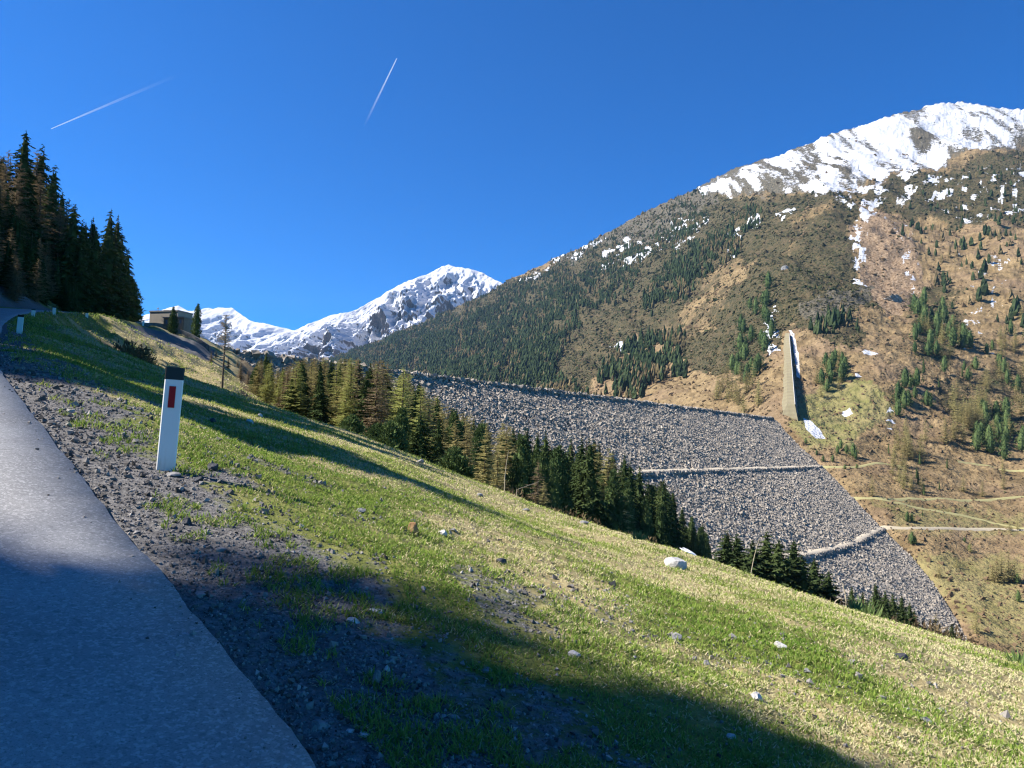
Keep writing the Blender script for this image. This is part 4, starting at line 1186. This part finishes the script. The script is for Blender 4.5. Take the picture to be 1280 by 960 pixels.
# boulder above the scree, stone on the meadow slope
def rock_mesh(name, g, size, m, cuts=12, sub=3, rough=.05):
    """a stone: a lumpy ball with flat faces broken off"""
    import bmesh
    bm = bmesh.new()
    bmesh.ops.create_icosphere(bm, subdivisions=sub, radius=1.0)
    v = np.array([w.co[:] for w in bm.verts])
    f = np.array([[w.index for w in fc.verts] for fc in bm.faces])
    bm.free()
    for i in range(cuts):
        n = unit(g.normal(size=3)); d = g.uniform(.55, .88)
        v = v - np.maximum(v @ n - d, 0)[:, None] * n
    s = v * 3 + g.uniform(0, 50)
    v = v * (1 + rough * (fbm(s[:, 0] + s[:, 2], s[:, 1] - s[:, 2], 4, 3))[:, None])
    v[:, 2] = np.maximum(v[:, 2], -.6)
    v = v * np.asarray(size)
    return new_mesh(name, v, f, [m], None, False)
def stonemat(name, a, b, sc_=9):
    m, nt, out = mat(name)
    k = NT(nt)
    v = k.coord()
    n1, n2 = k.noise(v, sc_, 6, .7), k.noise(v, sc_ * 6, 3, .6)
    c = k.mix(k.thr(n1, .3, .7), a, b)
    c = k.mix(k.math('MULTIPLY', k.thr(n2, .55, .75), .5), c, tuple(x * .45 for x in a))
    k.bsdf(out, c, .9, .2, k.bump(k.math('ADD', n1, k.math('MULTIPLY', n2, .3)), .7, .03))
    return m
m_white = stonemat('pale_stone', (.38, .36, .33), (.58, .56, .53))
m_grey = stonemat('grey_stone', (.15, .145, .145), (.29, .28, .275))
m_dark = stonemat('dark_stone', (.035, .036, .042), (.085, .085, .095))
m_ochre = stonemat('ochre_stone', (.22, .115, .05), (.38, .23, .11))
gs = np.random.default_rng(3)
def ground_hit(px, py):
    r_ = ray(px, py)
    ds = np.concatenate([np.arange(2.2, 12, .02), np.arange(12, 80, .08)])
    q = r_[None] * ds[:, None]
    hz = H(q[:, 0], q[:, 1])
    i = np.argmax(q[:, 2] <= hz)
    return q[i], ds[i]
def stone(px, py, wpx, hpx, m, label, deep=1.0, group=None, cuts=12):
    """stone whose foot is seen at px,py"""
    p, d = ground_hit(px, py)
    w, h = wpx * d / F / 2, hpx * d / F / 2
    o = obj('boulder' if wpx > 22 else 'stone', rock_mesh('stone', gs, (w * 1.12, w * deep, h * 1.25), m, cuts))
    o.location = [float(p[0]), float(p[1] + w * deep * .5), float(p[2] + h * .55)]
    o.rotation_euler = (gs.uniform(-.15, .15), gs.uniform(-.1, .25), gs.uniform(-.4, .4))
    return tag(o, label, 'boulder' if wpx > 22 else 'stone', group)
stone(846, 711, 27, 17, m_white, 'big pale boulder resting on the grass near the meadow brow')
stone(515, 666, 19, 14, m_ochre, 'rust coloured stone in the middle of the sunny grass')
stone(553, 669, 12, 9, m_white, 'small pale round stone just right of the rusty one')
stone(567, 665, 10, 6, m_grey, 'small grey stone beside the pale round one')
stone(977, 811, 19, 9, m_white, 'flat pale stone half buried in the lower grass')
stone(1128, 824, 16, 9, m_dark, 'blackish stone on the yellow grass of the lower slope')
stone(947, 876, 15, 11, m_white, 'knobbly pale stone on bare soil by green tufts')
stone(718, 822, 16, 9, m_white, 'pale stone at the edge of the shade among green grass')
stone(441, 780, 16, 8, m_white, 'bright white stone on the gravel at the shade edge')
stone(471, 767, 21, 6, m_white, 'thin flat pale slab on the gravel at the shade edge')
stone(470, 857, 10, 20, m_grey, 'upright narrow grey stone in the shaded gravel')
stone(483, 841, 10, 11, m_white, 'rounded pale stone right above the upright one')
stone(232, 657, 13, 12, m_dark, 'dark cube shaped stone on sunlit gravel by the road')
stone(264, 587, 15, 11, m_dark, 'dark angular stone in the shadow of the marker post')
stone(246, 603, 12, 10, m_dark, 'dark stone just below the marker post\'s shadow')
stone(213, 596, 20, 7, m_grey, 'low grey stone against the foot of the marker post')
stone(311, 529, 11, 6, m_white, 'pale rounded stone on the dry grass behind the marker post')
stone(325, 521, 7, 5, m_white, 'tiny pale stone up the slope from the rounded pale one')
stone(265, 528, 9, 6, m_dark, 'dark lump on the dry grass close to the marker post\'s top')
stone(525, 579, 10, 6, m_grey, 'grey rock under the broad bright spruce')
stone(600, 621, 9, 5, m_grey, 'grey rock on the grass below the tan larches')
stone(657, 639, 9, 4, m_grey, 'low grey rock near the wood\'s edge in mid slope')
stone(730, 655, 12, 6, m_grey, 'grey block at the wood\'s edge beside green scrub')
stone(399, 912, 23, 11, m_grey, 'largest bluish stone in the deep shade near the asphalt')
stone(455, 924, 14, 9, m_white, 'pale oval pebble in the deep shade')
stone(437, 917, 12, 6, m_white, 'smaller pale pebble left of the oval one')
stone(916, 924, 12, 6, m_white, 'small bright stone in the shade by the slope\'s bottom')
stone(568, 900, 14, 8, m_grey, 'bluish stone in the shaded dirt below the grass')
stone(490, 830, 9, 7, m_grey, 'grey lump in the dirt beside the pale rounded stone')
stone(608, 842, 16, 8, m_grey, 'grey stone under the shade edge amid dirt and grass')
stone(884, 832, 10, 7, m_grey, 'small grey stone left of the knobbly pale one')
stone(918, 800, 11, 8, m_grey, 'grey stone on the dry strip above the tufts')
stone(845, 800, 18, 10, m_grey, 'crumbly grey clod at the top of the bare strip')
stone(628, 705, 15, 7, m_dark, 'dark clod on the gravel patch amid sunny grass')
stone(450, 640, 13, 6, m_grey, 'grey flat stone near the gravel in the sunny grass')
stone(275, 690, 14, 6, m_grey, 'flat grey stone at the gravel\'s upper edge')
stone(250, 745, 15, 6, m_grey, 'flat grey stone on the gravel beside the shadow line')
stone(1160, 905, 14, 8, m_grey, 'grey stone in the lower right of the dry slope')
stone(1010, 842, 10, 7, m_grey, 'dull stone on dry grass below the half buried pale one')
ob = obj('boulder', rock_mesh('boulder', gs, (5.5, 5, 5), m_grey, 10, 3, .12)); ob.location = [float(v) for v in msurf(981, 352) + np.array([0, 0, 1.0])]
tag(ob, 'lone grey boulder high on the green shoulder of the mountain', 'boulder')
ob = obj('boulder', rock_mesh('boulder', gs, (3.5, 3, 3.2), m_ochre, 10, 3, .12)); ob.location = [float(v) for v in msurf(1114, 400) + np.array([0, 0, .8])]
tag(ob, 'reddish boulder on the scree fan under the outcrop', 'boulder')
m_crag = stonemat('crag_stone', (.16, .14, .115), (.36, .33, .29), .35)
ob = obj('rock_outcrop', rock_mesh('rock_outcrop', gs, (13, 8, 8), m_crag, 16, 4, .45)); ob.location = [float(v) for v in msurf(1120, 371) + np.array([0, 0, -1])]
ob.rotation_euler = (.2, .35, .3)
tag(ob, 'pale grey rock outcrop at the foot of the scree', 'rock')

# ------------------------------------------------------------------ marker posts
m_postw, nt, out = mat('white_plastic')
k = NT(nt)
v = k.coord()
zc = k.n('ShaderNodeSeparateXYZ', 2, None, Vector=v)
nz = k.noise(k.scalevec(v, 14, 14, 3), 2.0, 5, .6)
dirt = k.math('MULTIPLY', k.thr(k.math('ADD', zc, k.math('MULTIPLY', nz, .3)), .34, .08), .55)
c = k.mix(k.math('MULTIPLY', k.thr(nz, .5, .8), .25), (.80, .80, .79), (.60, .59, .56))
c = k.mix(dirt, c, (.40, .36, .30))
k.bsdf(out, c, .45, .4)
m_postk = simple('black_plastic', (.012, .012, .014), .4, .15, 12, 0, .4)
m_red, nt, out = mat('red_reflector')
k = NT(nt)
w = k.n('ShaderNodeTexChecker', 1, None, Vector=k.coord(), Scale=120.0)
k.bsdf(out, k.mix(w, (.30, .006, .012), (.40, .012, .02)), .35, .15)
m_refw = simple('white_reflector', (.75, .76, .78), .2, .05, 12, 0, .6)
def profile(w, dpt, z, n=4):
    """rounded triangular-box section of a road marker post"""
    q = [(-w, -dpt * .75), (-w * .88, -dpt), (w * .88, -dpt), (w, -dpt * .75), (w * .62, dpt), (-w * .62, dpt)]
    return [(a, b, z) for a, b in q]
def marker_post(p, Ht, w, label, group, lean=(0, 0), rz=0.0, refl=None):
    o = tag(obj('marker_post', None, None, p), label, 'road marker')
    if group: o['group'] = group
    o.rotation_euler = (lean[0], lean[1], rz)
    zs = [-.25, Ht * .88, ]
    def shell(name, z0, z1, m, par, grow=0, slope=0.0):
        a = np.array(profile(w + grow, w * .42 + grow, z0)); b = np.array(profile(w + grow, w * .42 + grow, z1))
        b[:, 2] += slope * (b[:, 1] / w)
        v = np.concatenate([a, b])
        f4 = np.array([[i, (i + 1) % 6, 6 + (i + 1) % 6, 6 + i] for i in range(6)])
        return obj(name, new_mesh(name, v, [f4, np.array([[6, 7, 8, 9, 10, 11]]), np.array([[5, 4, 3, 2, 1, 0]])], [m]), par)
    shell('post_body', -.25, Ht * .885, m_postw, o)
    shell('black_cap', Ht * .887, Ht, m_postk, o, .0015, -.012)
    if refl:
        mb = MB(); mb.box((-.03 * w / .075, -w * .42 - .006, Ht * .61), (.03 * w / .075 * .72, -w * .42 + .002, Ht * .82))
        obj('reflector', mb.mesh('reflector', [refl]), o)
    return o
pb, pd = ground_hit(207.5, 588)
Hp = float((587 - 460) * pd / F) * 1.005
top3 = P(219.5, 460.0, pd); bot3 = P(207.5, 588.0, pd)
rx = math.atan2(top3[0] - bot3[0], top3[2] - bot3[2])
marker_post(pb, Hp, 11.0 * pd / F, 'leaning white road marker post with black cap and red reflector, nearest the camera', None, (0, rx), R(15), m_red)
for px, by, hpx, d, lab in [(19.5, 413, 24, 33, 'second white marker post with black cap, farther up the road verge'), (25.0, 388, 9, 66, 'tiny far marker post with dark top at the bend of the road'),
                            (28.5, 386, 10, 78, 'pale far marker post just right of the tiny dark topped one'), (62, 387, 6, 92, 'small far post by the road above the gully'), (161, 409, 8, 136, 'short white post at the road\'s end near the dark forest')]:
    q = P(px, 480.0, d); z = float(H(np.array([q[0]]), np.array([q[1]]))[0])
    e, _ = road_coord(np.array([q[0]]), np.array([q[1]]))
    if -ROADW < e[0] < .3:
        q = q + np.array([.9 - e[0], 0, 0]) * 1.2
        z = float(H(np.array([q[0]]), np.array([q[1]]))[0])
    marker_post((q[0], q[1], z), hpx * d / F, min(3.4 * d / F, .16), lab, None, (0, .03), R(20), None)

# ------------------------------------------------------------------ the concrete house at the dam's end
m_hw = simple('house_concrete', (.33, .295, .24), .9, .15, .8, .2)
m_hw2 = simple('house_stone', (.25, .215, .175), .95, .25, 1.5, .4)
m_roof = simple('roof_slab', (.24, .23, .22), .85, .1, 1)
m_metal = simple('grey_metal', (.35, .35, .36), .5, .1, 3, 0, .5)
m_glass, nt, out = mat('window_glass'); k = NT(nt); k.bsdf(out, (.18, .24, .32), .08, .6)
hx = P(186, 412, 156.0); hx2 = P(221, 412, 154.0)
house = tag(obj('concrete_house', None, None, hx), 'flat roofed concrete control house with a lower wing at the dam\'s end', 'building')
ang = math.atan2(hx2[1] - hx[1], hx2[0] - hx[0])
house.rotation_euler = (0, 0, ang)
W1 = float(np.hypot(*(hx2 - hx)[:2])); zt = float(P(186, 390.0, 156.0)[2] - hx[2])
mb = MB(); mb.box((0, 0, -3.0), (W1, 4.5, zt)); mb.box((.3, -.12, -.1), (W1 * .75, .0 - .003, .35))
obj('main_wall', mb.mesh('main_wall', [m_hw]), house)
mb = MB(); mb.box((-.12, -.12, zt + .004), (W1 + .12, 4.6, zt + .28))
obj('flat_roof', mb.mesh('flat_roof', [m_roof]), house)
wn_ = obj('window', None, house)
mb = MB()
for x0, x1, z0, z1 in [(W1 - 2.05, W1 - .35, zt - 1.62, zt - 1.55), (W1 - 2.05, W1 - .35, zt - .42, zt - .35), (W1 - 2.05, W1 - 1.98, zt - 1.55, zt - .42), (W1 - .42, W1 - .35, zt - 1.55, zt - .42)]:
    mb.box((x0, -.06, z0), (x1, .02, z1))
obj('frame', mb.mesh('frame', [m_metal]), wn_)
mb = MB(); mb.box((W1 - 1.98, -.02, zt - 1.55), (W1 - .42, .03, zt - .42)); obj('pane', mb.mesh('pane', [m_glass]), wn_)
for x, y, h in [(.7, 1.5, .95), (2.0, 2.0, .5), (5.2, 1.0, 1.0)]:
    mb = MB(); mb.tube(np.array([(x, y, zt + .28), (x, y, zt + .28 + h)]), .07, 6); mb.box((x - .18, y - .1, zt + .28 + h * .7), (x + .18, y + .1, zt + .28 + h * .9))
    obj('roof_mast', mb.mesh('roof_mast', [m_metal]), house)
mb = MB(); mb.box((2.7, 1.2, zt + .28), (3.4, 2.2, zt + .62)); obj('roof_vent', mb.mesh('roof_vent', [m_metal]), house)
W2 = W1 + 3.3
zt2 = zt - 1.75
mb = MB(); mb.box((W1 * .76, -1.9, -4.5), (W2, -.15, zt2))
for x in np.linspace(W1 * .76 + .2, W2 - .3, 6): mb.box((x - .13, -2.05, -3.5), (x + .13, -1.903, zt2 - .15))
obj('wing_wall', mb.mesh('wing_wall', [m_hw2]), house)
mb = MB(); mb.box((W1 * .76 - .1, -2.15, zt2 + .004), (W2 + .15, -.153, zt2 + .22)); mb.box((W1 + .13, -.15, -3), (W2 - .3, 2.6, zt2)); mb.box((W1 + .14, -.14, zt2 + .006), (W2 - .15, 2.7, zt2 + .224))
obj('wing_roof', mb.mesh('wing_roof', [m_roof]), house)
for i, x in enumerate(np.linspace(W1 * .76 + .75, W2 - .9, 4)):
    mb = MB(); mb.box((x - .28, -1.93, zt2 - 1.15), (x + .28, -1.87, zt2 - .35)); obj('wing_window', mb.mesh('wing_window', [m_glass]), house)

# stone retaining wall below the house
wp = spline([P(a, b, d) for a, b, d in [(170, 409, 143), (190, 413, 147), (215, 420, 149), (240, 429, 149), (262, 440, 148)]], 10)
wz = H(wp[:, 0], wp[:, 1], False)
t_ = np.gradient(wp[:, :2], axis=0); t_ /= np.linalg.norm(t_, axis=1)[:, None]
n_ = np.stack([-t_[:, 1], t_[:, 0]], -1)
def wrow(off, z): return np.concatenate([wp[:, :2] + n_ * off, z[:, None]], 1)
topz = wz + 1.35
secs = np.stack([wrow(-.25, wz - 1.2), wrow(-.15, topz), wrow(.35, topz + .01), wrow(.35, wz - 1.2)], 1)
ends = [np.array([[0, 1, 2, 3]]), np.array([[(len(wp) - 1) * 4 + i for i in (3, 2, 1, 0)]])]
m_sw = stonemat('dry_stone', (.10, .095, .09), (.24, .225, .205), 1.6)
tag(obj('retaining_wall', new_mesh('retaining_wall', secs.reshape(-1, 3), [grid_faces(len(wp), 4)] + ends, [m_sw])), 'low dark stone retaining wall on the bank below the concrete house', 'wall', None, 'thing')

# ------------------------------------------------------------------ gravel and grass of the verge
m_peb, nt, out = mat('pebbles'); k = NT(nt)
k.bsdf(out, k.mix(k.attr('tone'), (.055, .05, .046), (.33, .305, .285)), .9, .15)
def field(n, r0, r1, amax=56):
    a = np.radians(rng.uniform(-amax, amax, n)); r = r0 * (r1 / r0) ** rng.random(n)
    x, y = np.sin(a) * r, np.cos(a) * r
    z, e, _ = H(x, y, full=True)
    return x, y, z, e, r
x, y, z, e, r = field(260000, 2.2, 40)
gw = gravel_w(x, y, e)
kp = (rng.random(len(x)) < gw * (e > .02) + .03 * (e > .1) * (e < 6) + .025 * sstep(-.5, 0, e) * (e <= .05)) & (e > -.45)
x, y, z, r = x[kp], y[kp], z[kp], r[kp]
sz = np.clip(rng.lognormal(-5.05, .55, len(x)), .003, .03) * np.clip(r / 5, .8, 1.7)
z = z + .05 * (e[kp] < 0)
v, f, kk = scatter_rocks(np.stack([x, y, z + sz * .25], -1), sz, 'oct')
tn = np.clip(rng.normal(.36, .24, len(x)) + .5 * (rng.random(len(x)) < .06), 0, 1)
pb_ = obj('gravel', new_mesh('gravel', v, f, [m_peb], dict(tone=np.repeat(tn, kk))))
tag(pb_, 'loose grey gravel and pebbles along the road verge', 'gravel', None, 'stuff')
# a few pebbles lie on the asphalt edge
print('pebbles', len(x))

m_grass, nt, out = mat('grass_blades'); k = NT(nt)
c = k.mix(k.attr('tone'), (.105, .20, .028), (.30, .345, .085))
c = k.mix(k.attr('straw'), c, (.62, .53, .32))
d = k.n('ShaderNodeBsdfDiffuse', 0, None, Color=c)
t = k.n('ShaderNodeBsdfTranslucent', 0, None, Color=c)
mx = k.n('ShaderNodeMixShader', 0, None, i0=.32, i1=d, i2=t)
nt.links.new(mx, out.inputs[0])
x, y, z, e, r = field(1250000, 2.2, 120, 47)
gw = gravel_w(x, y, e) * (r < 60)
px_, py_ = proj(np.stack([x, y, z], -1))
clump = fbm(x * 2.2, y * 2.2, 3, 41) + .5 * fbm(x * 7, y * 7, 2, 42)
dn = np.clip(1 - gw * 1.0, 0, 1)
dn = np.where(gw > .3, sstep(.30, .85, clump + .15) * .6, dn * np.clip(.62 + .5 * clump, .12, 1))
dn *= (e > .25) & (r > 2)
kp = rng.random(len(x)) < dn
x, y, z, e, r, clump = x[kp], y[kp], z[kp], e[kp], r[kp], clump[kp]
n = len(x)
dw = dry_w(x, y, e)
straw = np.clip((rng.random(n) < .12 + .74 * sstep(.34, .76, dw + .22 * rng.normal(size=n))).astype(float) * rng.uniform(.65, 1, n), 0, 1)
hgt = (.020 + .0024 * r) * rng.uniform(.5, 1.35, n) * (1 + .35 * np.clip(clump, 0, 1)) * np.where(straw > .5, .85, 1.0)
hgt *= 1 + .35 * (gravel_w(x, y, e) > .2) * (r < 20)
wd = (.0015 + .00046 * r) * rng.uniform(.7, 1.3, n)
a = rng.uniform(0, 6.283, n)
ln = rng.uniform(.2, 1.25, n) + .7 * (straw > .5)
dx, dy = np.cos(a), np.sin(a)
sa = a + rng.uniform(1, 2, n)
p = np.stack([x, y, z - .004], -1)
s = np.stack([np.cos(sa), np.sin(sa), np.zeros(n)], -1) * wd[:, None]
dv = np.stack([dx * ln, dy * ln, np.ones(n)], -1); dv /= np.linalg.norm(dv, axis=1)[:, None]
m1 = p + dv * (hgt * .55)[:, None]
dv2 = np.stack([dx * ln * 2.0, dy * ln * 2.0, np.ones(n) * .8], -1); dv2 /= np.linalg.norm(dv2, axis=1)[:, None]
t1 = m1 + dv2 * (hgt * .6)[:, None]
v = np.stack([p - s, p + s, m1 + s * .75, m1 - s * .75, t1], 1).reshape(-1, 3)
b = np.arange(n)[:, None] * 5
tn = np.clip(rng.normal(.5, .25, n) + .25 * fbm(x * .6, y * .6, 3, 44) + .25 * sstep(6, 22, r), 0, 1)
go = obj('grass', new_mesh('grass', v, [b + np.array([[0, 1, 2, 3]]), b + np.array([[3, 2, 4]])], [m_grass], dict(tone=np.repeat(tn, 5), straw=np.repeat(straw, 5))))
tag(go, 'short spring grass, green and straw coloured, covering the meadow slope', 'grass', None, 'stuff')
print('blades', n)

# leafy tufts and dry stalks on the brow
m_tuft = leafmat('tuft_leaves', (.10, .17, .05), (.26, .33, .13), .35, 2, .3)
m_stalk = simple('dry_stalk', (.40, .34, .24), .9, .15, 8)
def tuft(px, py, hpx, label):
    p, d = ground_hit(px, py)
    h = hpx * d / F; g = np.random.default_rng(int(px))
    n = 70
    a = g.uniform(0, 6.28, n); r0 = h * g.uniform(0, .7, n)
    c = np.stack([np.cos(a) * r0, np.sin(a) * r0, np.zeros(n)], -1)
    dv = unit(np.stack([np.cos(a) * g.uniform(.1, .8, n), np.sin(a) * g.uniform(.1, .8, n), np.ones(n)], -1))
    s = unit(np.cross(dv, g.normal(size=(n, 3))))
    L = h * g.uniform(.5, 1.1, n)
    mb = MB(); v, f = tris(c, dv, s, L, L * .07); mb.add(v, f)
    o = obj('leafy_tuft', mb.mesh('leafy_tuft', [m_tuft]), None, p)
    tag(o, label, 'plant')
tuft(1082, 768, 22, 'upright pale green leafy tuft on the brow by the bent stalk')
tuft(1068, 760, 12, 'low green tuft left of the tall upright one on the brow')
tuft(1272, 829, 18, 'pale green leafy tuft on the brow at the far right')
tuft(800, 674, 12, 'bright green tuft at the brow near the wood\'s lower end')
def stalk(pix, d, rad, label, name='dry_stalk'):
    pts = spline([P(a, b, d) for a, b in pix], 6)
    mb = MB(); mb.tube(pts, np.linspace(rad, rad * .5, len(pts)), 5)
    base = pts[0].copy(); base[2] = float(H(np.array([base[0]]), np.array([base[1]]))[0])
    mb2 = MB(); mb2.tube(np.concatenate([[base], pts]) - base, np.linspace(rad, rad * .45, len(pts) + 1), 5)
    tag(obj(name, mb2.mesh(name, [m_stalk], True), None, base), label, 'dead stem')
stalk([(939, 716), (942, 700), (946, 684), (950, 672)], 24, .016, 'tall thin dry stalk on the brow in front of the dark clump')
stalk([(1058, 757), (1057, 744), (1053, 728)], 17, .018, 'bent pale dry stalk right of the dark spruce clump')
stalk([(1044, 752), (1048, 749), (1054, 748), (1058, 751)], 17.2, .013, 'short arched dry stalk at the foot of the bent one')
stalk([(631, 598), (633, 580), (636, 562)], 44, .028, 'bleached dead trunk leaning at the front of the dark wood', 'dead_trunk')
stalk([(646, 612), (674, 602)], 44, .03, 'bleached fallen trunk lying at the front of the dark wood', 'dead_trunk')

# snow lying at the wood's lower end
m_sn = simple('old_snow', (.84, .85, .88), .9, .03, 1.2, .3)
def snow_patch(cx, cy, d, w, l, label):
    r_ = ray(cx, cy); ds = np.arange(120, 300, .5); q = r_[None] * ds[:, None]
    hit = q[:, 2] <= H(q[:, 0], q[:, 1], False) + .2
    c = q[np.argmax(hit)] if hit.any() else P(cx, cy, d)
    print('snow patch', cx, hit.any(), c); n = 26
    th = np.linspace(0, 6.283, n)[:-1]
    g = np.random.default_rng(int(cx))
    rr = 1 + .25 * np.sin(2 * th + g.uniform(0, 6)) + .15 * np.sin(5 * th + g.uniform(0, 6))
    rings = []
    for q, lift in ((1.0, -.15), (.92, .22), (.6, .42), (.2, .5)):
        x, y = c[0] + np.cos(th) * w * rr * q, c[1] + np.sin(th) * l * rr * q
        rings.append(np.stack([x, y, H(x, y) + lift], -1))
    v = np.stack(rings)
    ce = v[-1].mean(0)[None]
    f = grid_faces(4, n - 1, True)
    fan = np.array([[3 * (n - 1) + i, 3 * (n - 1) + (i + 1) % (n - 1), 4 * (n - 1)] for i in range(n - 1)])
    o = obj('snow_patch', new_mesh('snow_patch', np.concatenate([v.reshape(-1, 3), ce]), [f, fan], [m_sn], None, True))
    tag(o, label, 'snow patch')
snow_patch(862, 685, 186, 6, 8.5, 'white snow patch on the ground beyond the meadow brow below the wood')
snow_patch(878, 668, 206, 2.4, 3.5, 'small snow remnant just above the larger patch below the wood')
for cx, cy, d in [(682, 577, 118), (718, 594, 128), (800, 612, 150)]:
    pass

# ------------------------------------------------------------------ aircraft trails high above
def trail(a, b, w, label, fade):
    A, B = np.array(a, float), np.array(b, float)
    rA, rB = ray(*A), ray(*B)
    alt = 8200.0
    p0, p1 = rA * (alt / rA[2]), rB * (alt / rB[2])
    t = np.linspace(0, 1, 60)
    pts = p0[None] * (1 - t[:, None]) + p1[None] * t[:, None]
    mb = MB(); mb.tube(pts, w * (.35 + 1.3 * t ** .7), 10)
    v = np.concatenate(mb.v)
    me = new_mesh('contrail', v, [np.concatenate(q) for q in mb.f.values()], [], dict(along=np.repeat(t, 10)), True)
    m, nt, out = mat('vapour_' + str(int(w)))
    k = NT(nt)
    al = k.attr('along')
    fac = k.math('MULTIPLY', k.math('POWER', k.math('SUBTRACT', 1.0, al, True), fade), .42)
    d = k.n('ShaderNodeBsdfDiffuse', 0, None, Color=(1, 1, 1, 1))
    tl = k.n('ShaderNodeBsdfTranslucent', 0, None, Color=(1, 1, 1, 1))
    dd_ = k.n('ShaderNodeMixShader', 0, None, i0=.5, i1=d, i2=tl)
    tr = k.n('ShaderNodeBsdfTransparent', 0)
    nt.links.new(k.n('ShaderNodeMixShader', 0, None, i0=fac, i1=tr, i2=dd_), out.inputs[0])
    me.materials.append(m)
    tag(obj('contrail', me), label, 'contrail')
trail((64, 161), (240, 86), 19, 'long slanting white contrail in the sky above the dark forest', 2.0)
trail((496, 73), (454, 160), 16, 'short steep white contrail in the middle of the sky', 1.5)

# ------------------------------------------------------------------ the air of the valley
m_air, nt, out = mat('valley_haze')
pv = nt.nodes.new('ShaderNodeVolumePrincipled')
pv.inputs['Color'].default_value = (.38, .62, 1.0, 1)
pv.inputs['Density'].default_value = HAZE
pv.inputs['Anisotropy'].default_value = .2
nt.links.new(pv.outputs[0], out.inputs[1])
mb = MB(); mb.box((-5200, -600, -260), (5200, 9500, 1700))
hz = obj('haze', mb.mesh('haze', [m_air]))
tag(hz, None, None, None, 'stuff')
